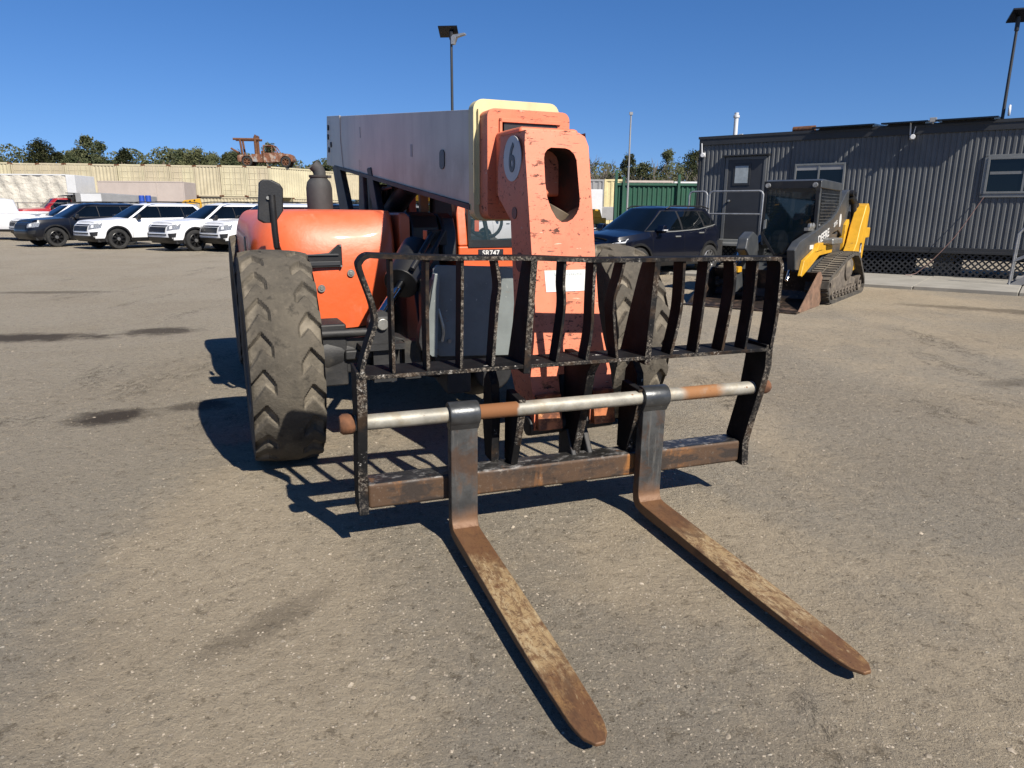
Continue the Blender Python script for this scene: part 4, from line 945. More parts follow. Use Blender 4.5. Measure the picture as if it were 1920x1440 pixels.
class Car:
    def __init__(s, p):
        s.p = p; a = p['L']/2; s.a = a
        s.P = sup(a, p['W']/2, p.get('n', 5), 150)
        s.G0 = sup((p['belt'][1]-p['belt'][0])/2, p['belt'][2], p.get('gn', 4.5), 80, (p['belt'][1]+p['belt'][0])/2)
        s.G1 = sup((p['roof'][1]-p['roof'][0])/2, p['roof'][2], p.get('gn', 4.5), 80, (p['roof'][1]+p['roof'][0])/2)
    def zsh(s, y): return pl(s.p['sh'], y)
    def zlow(s, x, y):
        z = s.p['sill']; r = s.p['arch']
        if x > s.p['W']*.36:
            for yw in s.p['wy']:
                d = abs(y-yw)
                if d < r: z = max(z, s.p['wr']+math.sqrt(r*r-d*d))
        return z
    def body(s, u, v):
        x, y = at_list(s.P, u)
        x2, y2 = at_list(s.P, min(1, u+.004)); x1, y1 = at_list(s.P, max(0, u-.004))
        t = Vector((x2-x1, y2-y1)).normalized(); nn = Vector((-t.y, t.x))
        if nn.dot(Vector((-x, -y))) < 0: nn = -nn
        z0 = s.zlow(x, y); z1 = s.zsh(y); z = z0+(z1-z0)*v
        vz = (z-s.p['sill'])/(z1-s.p['sill'])
        ins = pl(s.p['prof'], vz)
        front = max(0, min(1, (-y/s.a-.86)/.12)); ins += front*pl(s.p['nose'], vz)
        rear = max(0, min(1, (y/s.a-.86)/.12)); ins += rear*pl(s.p['tail'], vz)
        return Vector((max(0, x+nn.x*ins), y+nn.y*ins, z))
    def gh(s, u, t):
        x0, y0 = at_list(s.G0, u); x1, y1 = at_list(s.G1, u)
        x, y = x0+(x1-x0)*t, y0+(y1-y0)*t
        k = 1+.035*math.sin(PI*t)*(1 if .15 < u < .85 else .4)
        z0 = s.zsh(y0)-.05
        return Vector((x*k, y, z0+(s.p['zr']-z0)*t))
    def u_at(s, y, t):
        lo, hi = .0, 1.0
        for _ in range(40):
            m = (lo+hi)/2
            if s.gh(m, t).y < y: lo = m
            else: hi = m
        return lo
    def patch(s, f, rows, off=.006, sx=1):
        mb = MB(); out = []
        for r_ in rows:
            rr = []
            for (u, v) in r_:
                p = f(u, v); du = f(min(1, u+.01), v)-f(max(0, u-.01), v); dv = f(u, min(1, v+.02))-f(u, max(0, v-.02))
                n = du.cross(dv)
                n = n.normalized() if n.length > 1e-9 else Vector((0, 0, 1))
                if n.dot(Vector((p.x, p.y*.3, .2))) < 0: n = -n
                q_ = p+n*off; rr.append((q_.x*sx, q_.y, q_.z))
            out.append(rr)
        mb.grid(out); return mb
    def rect(s, f, u0, u1, v0, v1, nu=8, nv=4, off=.006, sx=1):
        g_ = lambda q_, i: q_[0]+(q_[1]-q_[0])*i if isinstance(q_, tuple) else q_
        return s.patch(f, [[(g_(u0, j/nv)+(g_(u1, j/nv)-g_(u0, j/nv))*i/nu, v0+(v1-v0)*j/nv) for i in range(nu+1)] for j in range(nv+1)], off, sx)
    def full(s, f, v0, v1, u0=-1, u1=1, nu=24, nv=3, off=.006):
        """a patch that runs across the centre line"""
        mb = MB(); out = []
        for j in range(nv+1):
            v = v0+(v1-v0)*j/nv; row = []
            for i in range(nu+1):
                u = u0+(u1-u0)*i/nu; p = f(abs(u), v)
                row.append((math.copysign(p.x, u), p.y-off if p.y < 0 or f == s.gh and u1 < .5 else p.y+off, p.z+off*.5))
            out.append(row)
        mb.grid(out); return mb

def wheel_meshes(r, w_, rim_mat, spokes, tyre_mat):
    b = MB(); rr = r*.66
    b.lathe([(rr, -w_*.42), (rr*1.08, -w_*.5), (r*.93, -w_*.5), (r*.985, -w_*.40), (r, -w_*.2), (r, w_*.2), (r*.985, w_*.40), (r*.93, w_*.5), (rr*1.08, w_*.5), (rr, w_*.42)], (0, 0, 0), 'x', 36)
    tm = b.mesh('tyre', 40); tm.materials.append(tyre_mat)
    b = MB()
    b.lathe([(rr, -w_*.42), (rr, w_*.42), (rr*.94, w_*.45), (rr*.9, w_*.30), (rr*.86, w_*.0), (0, w_*.0)], (0, 0, 0), 'x', 30)
    for k in range(spokes):
        a = 2*PI*k/spokes; ca, sa = math.cos(a), math.sin(a); h_ = rr*.12
        b.add([(w_*e, rr*q_*ca-sa*h_*sg*(1.0 if q_ > .5 else .8), rr*q_*sa+ca*h_*sg*(1.0 if q_ > .5 else .8)) for e in (.05, .38) for q_ in (.2, .95) for sg in (-1, 1)], [(0, 1, 3, 2), (4, 6, 7, 5), (0, 4, 5, 1), (2, 3, 7, 6), (0, 2, 6, 4), (1, 5, 7, 3)])
    b.lathe([(rr*.3, w_*.1), (rr*.28, w_*.42), (rr*.15, w_*.46), (0, w_*.46)], (0, 0, 0), 'x', 18)
    rm = b.mesh('rim', 35); rm.materials.append(rim_mat)
    return tm, rm

def make_car(name, p, paint, rim_mat, spokes, label, cat, group=None):
    c = Car(p); e = empty(name, (0, 0, 0), 0, label, cat, group); N = len(c.P)-1
    vs = [0, .06, .15, .28, .42, .55, .66, .76, .85, .92, .97, 1.0]
    mb = MB()
    for sx in (1, -1):
        rows = [[tuple(Vector((sx, 1, 1))*c.body(i/N, v)) for i in range(N+1)] for v in vs]
        for w_ in (.2, .45, .75, 1.0):
            row = []
            for i in range(N+1):
                q_ = c.body(i/N, 1.0); cr = p.get('crown', .05)*math.sin(w_*PI/2)*max(0, min(1, (c.a*.985-abs(q_.y))/.35))
                yy = q_.y
                row.append((sx*q_.x*(1-w_), yy, q_.z+cr))
            rows.append(row)
        mb.grid(rows)
    bd = mb.build('body', paint, e, smooth=50)
    # greenhouse
    mb = MB(); NG = len(c.G0)-1
    for sx in (1, -1):
        rows = [[tuple(Vector((sx, 1, 1))*c.gh(i/NG, t)) for i in range(NG+1)] for t in (0, .15, .35, .55, .75, .9, .97, 1)]
        for w_ in (.12, .4, .7, 1):
            rows.append([((sx*c.gh(i/NG, 1).x*(1-w_)), c.gh(i/NG, 1).y+(p['roofc']-c.gh(i/NG, 1).y)*(.08 if w_ > .3 else .03)*w_, p['zr']+p.get('rcrown', .055)*math.sin(w_*PI/2)*max(0.0, min(1, (p['roof'][1]-p['roof'][0]-2*abs(c.gh(i/NG, 1).y-p['roofc']))/.5))) for i in range(NG+1)])
        mb.grid(rows)
    mb.build('cabin', paint, e, smooth=50)
    uw = p.get('uw', .15)
    c.full(c.gh, .07, .95, -uw, uw).build('windscreen', M['carglass'], e)
    c.full(c.gh, .25, .92, 1-.15, 1, nu=6).build('rear_window', M['carglass'], e) if False else None
    for sx in (1, -1):
        for (ya0, ya1, yb0, yb1, t0, t1) in p['glass']:
            rows = []
            for j in range(6):
                t = t0+(t1-t0)*j/5; k = j/5
                a_, b_ = c.u_at(ya0+(ya1-ya0)*k, t), c.u_at(yb0+(yb1-yb0)*k, t)
                rows.append([(a_+(b_-a_)*i/8, t) for i in range(9)])
            c.patch(c.gh, rows, .007, sx).build('side_window', M['carglass'], e)
    if 'pillar' in p:
        ya0, ya1, yb0, yb1, t0, t1 = p['pillar']
        for sx in (1, -1):
            rows = []
            for j in range(6):
                t = t0+(t1-t0)*j/5; k = j/5; a_, b_ = c.u_at(ya0+(ya1-ya0)*k, t), c.u_at(yb0+(yb1-yb0)*k, t)
                rows.append([(a_+(b_-a_)*i/24, t) for i in range(25)])
            c.patch(c.gh, rows, .0035, sx).build('pillar_trim', M['black'], e)
    # black lower cladding
    for sx in (1, -1):
        u0 = 0
        mb = c.rect(c.body, 0, 1, 0.0, p['clad'], 150, 2, .008, sx); mb.build('cladding', M['black'], e)
        for yw in p['wy']:
            mb = MB(); r_ = p['arch']; x_ = p['W']/2
            rows = []
            for k in range(25):
                a = PI*(k/24)*1.08-.04*PI
                ca, sa = math.cos(a), max(-.1, math.sin(a))
                y_i, y_o = yw+ca*(r_-.012), yw+ca*(r_+p['flare'])
                x_ = min(pt[0] for pt in c.P if abs(pt[1]-y_o) < .12 and pt[0] > .5)-.004
                rows.append([(sx*(x_-.10), y_i, p['wr']+sa*(r_-.012)), (sx*(x_+.012), y_i, p['wr']+sa*(r_-.012)), (sx*(x_+.012), yw+ca*(r_+p['flare']*.6), p['wr']+sa*(r_+p['flare']*.6)), (sx*(x_-.035), y_o, p['wr']+sa*(r_+p['flare']))])
            mb.grid(rows); mb.build('wheel_arch', M['black'], e)
    mb = MB(); mb.box(-p['W']/2+.12, p['W']/2-.12, -c.a+.25, c.a-.25, p['sill']-.02, p['sill']+.55); mb.build('underbody', M['blacksteel'], e)
    tm, rm = p['wheels'] if 'wheels' in p else wheel_meshes(p['wr'], p.get('tw', .24), rim_mat, spokes, M['carrubber'])
    for yw in p['wy']:
        for sx in (1, -1):
            o = bpy.data.objects.new('wheel', tm); COL.objects.link(o); o.parent = e; o.location = (sx*(p['W']/2-.13), yw, p['wr']); o.rotation_euler = (rnd.random()*6, 0, 0 if sx > 0 else PI); o.rotation_mode = 'XYZ'
            q_ = bpy.data.objects.new('rim', rm); COL.objects.link(q_); q_.parent = o
    for sx in (1, -1):
        mb = MB(); gx = c.gh(c.u_at(p['mir'], .12), .12)
        mb.prism([(-.07, -.02), (-.10, .04), (-.06, .16), (.05, .17), (.07, .03), (.03, -.02)], sx*(gx.x+.06), sx*(gx.x+.25), 'x'); mb.box(min(sx*(gx.x-.02), sx*(gx.x+.08)), max(sx*(gx.x-.02), sx*(gx.x+.08)), -.02, .04, -.01, .06)
        o = mb.build('wing_mirror', p.get('mirmat', M['black']), e, bevel=.02); o.location = (0, gx.y, gx.z-.03)
        for yh in p['handles']:
            uh = min(range(N+1), key=lambda i: abs(c.P[i][1]-yh)+(0 if c.P[i][0] > .5 else 9))/N
            q_ = c.body(uh, .84); mb = MB(); mb.box(-.012, .02, -.10, .10, -.016, .016); o = mb.build('door_handle', p.get('handmat', M['black']), e, bevel=.006); o.location = (sx*(q_.x+.005), q_.y, q_.z)
        for ys in p['seams']:   # door gaps
            us = min(range(N+1), key=lambda i: abs(c.P[i][1]-ys)+(0 if c.P[i][0] > .5 else 9))/N
            c.rect(c.body, us-.0007, us+.0007, .1, .99, 1, 8, .004, sx).build('door_gap', M['black'], e)
    return e, c
def u_of(c, y): return min(range(len(c.P)), key=lambda i: abs(c.P[i][1]-y)+(0 if c.P[i][0] > .5 else 9))/(len(c.P)-1)

SUV = dict(L=5.02, W=1.98, sill=.30, arch=.46, wy=(-1.55, 1.31), wr=.385, n=7.0, gn=4.5, crown=.05,
           sh=[(-2.5, .98), (-2.2, 1.05), (-1.2, 1.13), (0, 1.15), (2.5, 1.20)], prof=[(0, .05), (.18, .012), (.5, 0), (.72, .01), (.86, .03), (1, .075)],
           nose=[(0, .10), (.2, .0), (.45, .0), (.62, .02), (.85, .05), (1, .16)], tail=[(0, .05), (.4, 0), (1, .06)],
           belt=(-1.25, 2.40, .915), roof=(-.22, 2.02, .66), zr=1.685, roofc=.9, rcrown=.065, uw=.155, clad=.16, flare=.06, mir=-.72, handles=(-.05, .95), seams=(-1.0, .22, 1.1),
           glass=[(-.86, -.16, .18, .18, .14, .86), (.21, .21, 1.16, 1.12, .14, .86), (1.19, 1.15, 2.05, 1.70, .16, .84)], pillar=(-.90, -.18, 2.08, 1.72, .11, .88))
SUV['wheels'] = wheel_meshes(.385, .25, M['blackalloy'], 8, M['carrubber'])
for _o in (0,):
    hub = MB(); hub.lathe([(0, .125), (.06, .122), (.075, .09), (.08, .06)], (0, 0, 0), 'x', 16)
    hubm = hub.mesh('hub_cap', 40); hubm.materials.append(M['alloy'])
def suv(paint, label, group):
    e, c = make_car('police_suv', SUV, paint, M['blackalloy'], 8, label, 'SUV', group)
    for o in list(e.children):
        if o.name.startswith('wheel') and o.name.split('.')[0] == 'wheel':
            h_ = bpy.data.objects.new('hub_cap', hubm); COL.objects.link(h_); h_.parent = o
    c.full(c.body, .56, .93, -.088, .088, 16, 3, .012).build('grille', M['black'], e)
    for v in (.64, .72, .80): c.full(c.body, v, v+.02, -.084, .084, 12, 1, .022).build('grille_bar', M['blacksteel'], e)
    c.full(c.body, .0, .30, -.14, .14, 20, 2, .012).build('lower_grille', M['black'], e)
    c.full(c.body, .40, .47, -.10, .10, 20, 1, .014).build('bumper_slot', M['black'], e)
    for sx in (1, -1):
        c.rect(c.body, (.100, .098), (.172, .186), .66, .90, 10, 4, .012, sx).build('headlight', M['headlamp'], e)
        c.rect(c.body, .118, .136, .72, .86, 4, 3, .018, sx).build('lamp_unit', M['lampwhite'], e)
        c.rect(c.body, (.115, .11), (.150, .156), .30, .50, 6, 3, .012, sx).build('fog_light', M['black'], e)
        b = MB(); b.tube([(sx*.72, -.2, 1.745), (sx*.72, .2, 1.79), (sx*.72, 1.7, 1.79), (sx*.70, 2.0, 1.75)], .02, 8); b.build('roof_rail', M['black'], e)
    return e
ROW = 'parked SUVs in the row behind the telehandler'
s1 = suv(M['whitepaint'], 'white SUV right behind the dark SUV, seen whole along its side', ROW)
s0 = suv(M['darkpaint'], 'black SUV parked in front of the leftmost white SUV', ROW)
def place_car(e, wx, wy, rot, fw=(.86, -1.55)):
    """put the car so that its near front wheel stands at (wx, wy)"""
    a = R(rot); e.location = (wx-(fw[0]*math.cos(a)-fw[1]*math.sin(a)), wy-(fw[0]*math.sin(a)+fw[1]*math.cos(a)), 0); e.rotation_euler = (0, 0, a)
place_car(s1, -15.15, 27.5, -37)
place_car(s0, -18.4, 28.9, -37)
for lab, x, y in (('leftmost white SUV, mostly hidden by the black SUV', -22.3, 34.2), ('white SUV third from the right of the row, its headlamp over the second white bumper', -11.75, 26.5), ('white SUV with bright headlamp next to the big tyre', -9.75, 26.2)):
    place_car(tag(copy_tree(s1), lab), x, y, -37+rnd.uniform(-2.5, 2.5))
s0b = copy_tree(s0); tag(s0b, 'black SUV half hidden between the mirror and the orange hood'); place_car(s0b, -7.6, 26.6, -37)
for lab, x, y in (('white SUV whose roof shows between the mirror and the exhaust', -5.6, 27.5), ('white SUV seen through the gap below the grey boom', -1.2, 28.0)):
    place_car(tag(copy_tree(s1), lab), x, y, -37)

# dark crossover parked by the office
XO = dict(L=4.52, W=1.865, sill=.26, arch=.41, wy=(-1.34, 1.34), wr=.35, n=4.0, gn=4.0, crown=.06,
          sh=[(-2.26, .84), (-1.95, .93), (-1.1, 1.04), (0, 1.06), (1.6, 1.14), (2.26, 1.16)], prof=[(0, .07), (.2, .02), (.45, .0), (.62, .02), (.82, .02), (1, .085)],
          nose=[(0, .12), (.2, 0), (.5, .0), (.75, .05), (1, .20)], tail=[(0, .08), (.4, 0), (1, .12)],
          belt=(-1.28, 2.12, .87), roof=(-.28, 1.75, .60), zr=1.585, roofc=.7, rcrown=.055, uw=.165, clad=.14, flare=.055, mir=-.66, handles=(-.0, .95), seams=(-.92, .28, 1.05), mirmat=M['navypaint'], handmat=M['alu'],
          glass=[(-.95, -.22, .20, .18, .12, .88), (.27, .25, 1.10, 1.02, .12, .88), (1.16, 1.08, 1.72, 1.35, .22, .86)], pillar=(-.98, -.24, 1.60, 1.30, .10, .90))
xo, c = make_car('parked_crossover', XO, M['navypaint'], M['alloy'], 10, 'dark navy crossover parked between the telehandler and the office landing', 'car')
c.full(c.body, .30, .62, -.13, .13, 20, 3, .012).build('grille', M['black'], xo)
for sx in (1, -1):
    c.rect(c.body, (.10, .12), (.14, .20), .60, .88, 8, 4, .010, sx).build('headlight', M['carglass'], xo)
    c.rect(c.body, (.118, .134), (.126, .146), .58, .80, 4, 5, .016, sx).build('running_light', M['lampwhite'], xo)
    c.rect(c.body, .134, .205, .80, .835, 8, 1, .016, sx).build('running_light', M['lampwhite'], xo)
    g1 = c.gh(.3, 1)
    b = MB(); b.tube([(sx*.60, -.12, 1.57), (sx*.62, .05, 1.635), (sx*.62, 1.3, 1.64), (sx*.60, 1.6, 1.58)], .018, 8); b.build('roof_rail', M['black'], xo)
    rows = []
    c.patch(c.gh, [[(c.u_at(-.95+2.7*i/12, .05), .05+(.14*max(0, i-8)/4)) for i in range(13)], [(c.u_at(-.95+2.7*i/12, .05), .085+(.14*max(0, i-8)/4)) for i in range(13)]], .010, sx).build('window_trim', M['alu'], xo)
    b = MB(); b.box(-.02, .02, -.10, .06, -.012, .012); o = b.build('indicator', M['lampwhite'], xo); o.location = (sx*1.10, -.72, 1.09)
place_car(xo, 2.85, 16.4, -50, (.80, -1.34))

#@@LOADER  (same frame as the office: nose towards -y)
LD = empty('track_loader', Bw(4.3, -5.4), BR, 'black and yellow compact track loader with its bucket on the ground by the office', 'loader')
def LB_(): return MB()
# rubber tracks
TP = [(-1.50, .16), (-1.62, .26), (-1.60, .40), (-1.48, .47), (-.40, .745), (.10, .80), (.45, .78), (.66, .68), (1.18, .30), (1.27, .17), (1.20, .05), (1.05, .0), (-1.25, .0), (-1.42, .05)]
def loop_pts(P, step):
    out = []; n = len(P)
    for i in range(n):
        a = Vector(P[i]); c = Vector(P[(i+1) % n]); L = (c-a).length; k = max(1, int(L/step))
        out += [a+(c-a)*j/k for j in range(k)]
    return out
for sx in (1, -1):
    x0, x1 = (.63, 1.0) if sx > 0 else (-1.0, -.63)
    mb = MB(); Q = loop_pts(TP, .03); n = len(Q)
    cen = Vector((-.15, .35)); acc = 0; rows_o = []; rows_i = []
    for i, q_ in enumerate(Q):
        t = (Q[(i+1) % n]-Q[i-1]).normalized(); nn = Vector((t.y, -t.x))
        if nn.dot(q_-cen) < 0: nn = -nn
        rows_o.append((q_, nn))
    mb.grid([[(x0, (q_+0*nn).x, q_.y) for q_, nn in rows_o], [(x1, q_.x, q_.y) for q_, nn in rows_o]], True)
    mb.grid([[(x0, (q_-nn*.05).x, (q_-nn*.05).y) for q_, nn in rows_o], [(x1, (q_-nn*.05).x, (q_-nn*.05).y) for q_, nn in rows_o]], True)
    for xx in (x0, x1): mb.grid([[(xx, q_.x, q_.y) for q_, nn in rows_o], [(xx, (q_-nn*.05).x, (q_-nn*.05).y) for q_, nn in rows_o]], True)
    for i in range(0, n, 4):   # staggered tread bars
        q_, nn = rows_o[i]; t = Vector((-nn.y, nn.x))
        for a_, b_, sh in ((x0+.005, (x0+x1)/2-.02, 0), ((x0+x1)/2+.02, x1-.005, .05)):
            p = q_+t*sh
            vs = [(xx, (p+t*dt+nn*h_).x, max(.0, (p+t*dt+nn*h_).y)) for xx in (a_, b_) for dt in (-.036, .036) for h_ in (-.005, .024)]
            mb.add(vs, [(0, 1, 3, 2), (4, 6, 7, 5), (0, 4, 5, 1), (2, 3, 7, 6), (0, 2, 6, 4), (1, 5, 7, 3)])
    tk = mb.build('rubber_track', M['rubbertrack'], LD, smooth=30)
    xo_ = x1-.10 if sx > 0 else x0+.10; s2 = sx
    for (yy, zz, rr) in [(-1.36, .235, .17), (1.02, .20, .15)]+[(-1.0+.24*k, .125, .075) for k in range(8)]:
        mb = MB(); mb.lathe([(0, -.14), (rr*.9, -.14), (rr, -.12), (rr, .05), (rr*.8, .06), (rr*.7, .02), (rr*.3, .02), (rr*.25, .07), (0, .07)], (xo_ if sx > 0 else xo_, yy, zz), 'x', 18)
        mb.build('roller' if rr < .1 else 'idler', M['mudsteel'], tk)
    mb = MB(); mb.lathe([(.0, -.1), (.14, -.1), (.22, -.06), (.22, .02), (.14, .06), (0, .06)], (xo_, .12, .52), 'x', 14); mb.build('sprocket', M['mudsteel'], tk)
    mb = MB(); mb.prism([(-1.3, .20), (-1.2, .36), (-.5, .42), (-.1, .60), (.3, .58), (.45, .36), (.95, .28), (.95, .15), (.5, .2), (-1.2, .14)], (x0+x1)/2-.12, (x0+x1)/2+.08, 'x'); mb.build('track_frame', M['mudsteel'], tk, bevel=.02)
# lower body
mb = MB(); mb.prism([(-1.3, .22), (-1.45, .45), (-1.2, .58), (-.6, .70), (-.3, .95), (1.2, 1.0), (1.5, .85), (1.5, .3), (1.2, .2)], -.60, .60, 'x'); mb.build('lower_frame', M['loadergrey'], LD, bevel=.02)
mb = MB(); mb.prism([(-1.95, .48), (-2.02, .50), (-1.90, .74), (-1.15, .93), (-.4, .95), (-.15, .93), (-.15, .80), (-1.0, .78), (-1.55, .60)], .60, .66, 'x')
mb.prism([(-1.30, .86), (-1.15, .98), (-.9, 1.0), (-.85, .88)], .58, .68, 'x'); mb.build('fender', M['yellow'], LD, bevel=.01)
mb = MB(); mb.box(-.52, -.36, -2.02, -1.85, .50, .60); mb.build('front_step', M['yellow'], LD, bevel=.01)
mb = MB(); mb.box(.58, .78, -.65, .05, .95, 1.06); mb.build('silencer', M['steel'], LD, bevel=.03)
# engine box + rear uprights
mb = MB(); mb.box(-.55, .55, .75, 1.75, .85, 1.55); mb.build('engine_box', M['loadergrey'], LD, bevel=.04)
for sx in (1, -1):
    xa, xb = sorted((sx*.56, sx*.76))
    mb = MB(); mb.prism([(1.52, 1.50), (1.62, 1.64), (1.80, 1.68), (1.96, 1.58), (1.90, 1.22), (2.22, 1.22), (2.20, 1.02), (1.86, 1.02), (1.70, .50), (1.0, .42), (.85, .70), (1.15, .95), (1.32, 1.25)], xa, xb, 'x')
    up_ = mb.build('rear_upright', M['yellow'], LD, bevel=.02); up_.location = (.12*sx, -.4, 0)
    mb = MB(); mb.prism([(.85, .80), (.90, 1.28), (1.12, 1.38), (1.40, .95), (1.2, .7)], sx*.50-.05, sx*.50+.05, 'x'); mb.build('inner_upright', M['yellow'], LD, bevel=.01).location = (.1*sx, -.15, 0)
    if sx > 0:
        mb = MB(); mb.prism(frame_poly(1.40, 1.58, .66, .94, .04), .760, .763, 'x'); em = mb.build('emblem', M['ink'], up_)
        mb = MB(); mb.prism([(1.425, .74), (1.45, .78), (1.47, .86), (1.50, .91), (1.53, .90), (1.52, .86), (1.50, .84), (1.53, .80), (1.56, .76), (1.54, .745), (1.50, .785), (1.475, .75), (1.455, .71), (1.45, .69), (1.435, .70)], .7635, .766, 'x'); mb.build('deer_mark', M['decal'], em)
    # lift arm
    xa, xb = sorted((sx*.62, sx*.75))
    arm = [(.44, 1.92), (.20, 1.84), (.02, 1.72), (-.30, 1.52), (-.62, 1.40), (-1.50, 1.22), (-2.55, 1.04), (-2.78, .92), (-2.66, .60), (-2.20, .56), (-2.02, .66), (-1.72, .80), (-.98, .97), (-.45, 1.14), (-.10, 1.18), (.12, 1.12), (.35, 1.0), (.62, .84), (.80, .88), (.78, 1.08), (.52, 1.42), (.62, 1.66), (.78, 1.80), (.72, 1.90)]
    if sx < 0: arm = [(y_, z_-max(0, (-.2-y_))*.18) for y_, z_ in arm]
    mb = MB(); mb.prism(arm, xa, xb, 'x'); ar = mb.build('lift_arm', M['loadergrey'], LD, bevel=.015); ar.location = (-.15, .5, 0) if sx > 0 else (.22, .62, 0)
    mb = MB(); mb.tube([(sx*.62, 1.0, 1.80), (sx*.72, 1.38, 1.50)], .07, 12); mb.tube([(sx*.66, 1.1, 1.75), (sx*.70, 1.35, .95)], .055, 12); mb.build('lift_cylinder', M['black'], LD)
    mb = MB(); mb.cyl((0, .50, 1.86), .06, sx*.58-.04, sx*.80+.02, 'x', 14); mb.cyl((0, .72, 1.84), .05, sx*.58-.04, sx*.80+.02, 'x', 14); mb.build('arm_pin', M['black'], ar)
    mb = MB(); mb.tube([(sx*.45, -2.05, .42), (sx*.46, -1.72, .90)], .032, 12); mb.build('bucket_cylinder', M['chrome'], LD)
    if sx > 0:
        text('lettering', 'DEERE', .20, M['decal'], ar, frame_mat((.7535, -1.12, 1.09), (0, 1, .20), (0, -.2, 1)), .002, sx=1.25)
        text('model_number', '331G', .11, M['decal'], ar, frame_mat((.7535, -.36, 1.30), (0, 1, .26), (0, -.26, 1)), .002, sx=1.0)
        mb = MB(); mb.prism([(-.03+.075*math.cos(a), 1.36+.12*math.sin(a)) for a in [2*PI*k/20 for k in range(20)]], .751, .754, 'x'); mb.build('round_decal', M['decal'], ar)
        mb = MB(); mb.box(.751, .754, -1.95, -1.73, .90, .97); mb.build('warning_decal', M['decal'], ar)
        mb = MB()
        for k in range(4): mb.lathe([(0, -.02), (.05, -.02), (.06, .02), (.03, .04), (0, .04)], (.60, -1.62+.17*k, 1.27), 'x', 12)
        mb.box(.55, .62, -1.75, -.98, 1.20, 1.25); mb.build('hose_couplers', M['steel'], LD).location = (-.08, .35, 0)
# knee of the left arm turned to the camera
mb = MB(); mb.prism([(-2.62, .80), (-2.56, .98), (-2.3, 1.08), (-2.05, 1.0), (-1.95, .76), (-2.3, .60)], -.68, -.50, 'x'); mb.build('arm_knuckle', M['loadergrey'], LD, bevel=.03).location = (.30, .42, .10)
# cab
mb = MB()
mb.prism([(-.62, 1.90), (-.60, 2.02), (-.5, 2.05), (.80, 2.03), (.9, 1.96), (.9, 1.88)], -.47, .47, 'x')
for x0, x1 in ((-.47, -.42), (.42, .47)):
    mb.prism([(-.62, 1.90), (-.55, 1.90), (-.52, .92), (-.60, .92)], x0, x1, 'x'); mb.box(x0, x1, .80, .9, .95, 1.9)
    mb.prism([(-.6, .92), (-.6, 1.12), (.9, 1.12), (.9, .92)], x0, x1, 'x')
lc = mb.build('cab', M['loadergrey'], LD, bevel=.02); lc.location = (.10, -.38, 0)
mb = MB(); mb.prism([(-.455, 1.98), (-.47, 1.12), (-.20, .74), (.20, .74), (.47, 1.12), (.455, 1.98)], -.64, -.625, 'y'); mb.build('front_door_glass', M['loaderglass'], lc)
mb = MB(); fr = [(-.455, 1.98), (-.47, 1.12), (-.20, .74), (.20, .74), (.47, 1.12), (.455, 1.98)]
mb.prism([(-.47, 1.82), (-.47, 2.02), (.47, 2.02), (.47, 1.82), (.36, 1.90), (-.36, 1.90)], -.66, -.641, 'y')
mb.prism([(-.455, 1.85), (-.41, 1.85), (-.425, 1.14), (-.185, .78), (-.2, .74), (-.47, 1.12)], -.66, -.641, 'y'); mb.prism([(.455, 1.85), (.41, 1.85), (.425, 1.14), (.185, .78), (.2, .74), (.47, 1.12)], -.66, -.641, 'y'); mb.box(-.2, .2, -.66, -.641, .72, .77)
mb.build('door_frame', M['black'], lc)
mb = MB(); mb.prism([(-.415, 1.36), (-.375, 1.38), (-.375, 1.22), (-.415, 1.20)], -.69, -.66, 'y'); mb.build('door_handle', M['alu'], lc, bevel=.004)
for x in (-.40, .385):
    mb = MB(); mb.lathe([(0, -.03), (.04, -.03), (.045, -.01), (.045, .02)], (x, -.66, 1.95), 'y', 14); mb.build('work_light', M['headlamp'], lc)
mb = MB()
for k in range(13): mb.box(.452, .468, -.50, .78, 1.16+.054*k, 1.172+.054*k)
for k in range(14): mb.box(.448, .462, -.48+.095*k, -.472+.095*k, 1.14, 1.88)
mb.build('side_mesh', M['loadergrey'], lc)
mb = MB()
for k in range(13): mb.box(-.468, -.452, -.50, .78, 1.16+.054*k, 1.172+.054*k)
mb.build('side_mesh', M['loadergrey'], lc)
mb = MB(); mb.box(-.28, .28, .1, .6, .95, 1.15); mb.box(-.26, .26, .5, .66, 1.1, 1.75); mb.build('seat', M['seat'], lc, bevel=.04)
mb = MB(); mb.prism([(.10, 1.30), (.12, 1.42), (.17, 1.43), (.19, 1.36), (.22, 1.43), (.25, 1.42), (.27, 1.30)], -.3, -.26, 'y'); mb.build('seat_bar_pad', M['yellow'], lc)
mb = MB(); mb.box(.08, .30, -.32, -.30, 1.44, 1.66); mb.build('display', M['palegrey'], lc)
# bucket
mb = MB()
prof = [(-2.78, .012), (-1.72, .012), (-1.56, .06), (-1.50, .20), (-1.56, .42), (-1.68, .54), (-1.74, .55), (-1.72, .50), (-1.62, .38), (-1.57, .22), (-1.62, .09), (-1.74, .045), (-2.78, .030)]
mb.prism(prof, -.90, .86, 'x')
bk = mb.build('bucket', M['bucketmetal'], LD, bevel=.004)
for x0, x1 in ((-.925, -.90), (.86, .885)):
    mb = MB(); mb.prism([(-2.80, .0), (-1.60, .0), (-1.48, .18), (-1.54, .44), (-1.70, .56), (-1.80, .56)], x0, x1, 'x'); mb.build('bucket_side', M['bucketside'] if x0 > 0 else M['bucketmetal'], bk, bevel=.004)
mb = MB(); mb.box(-.93, .89, -2.95, -2.74, .002, .022); mb.build('cutting_edge', M['bucketmetal'], bk)

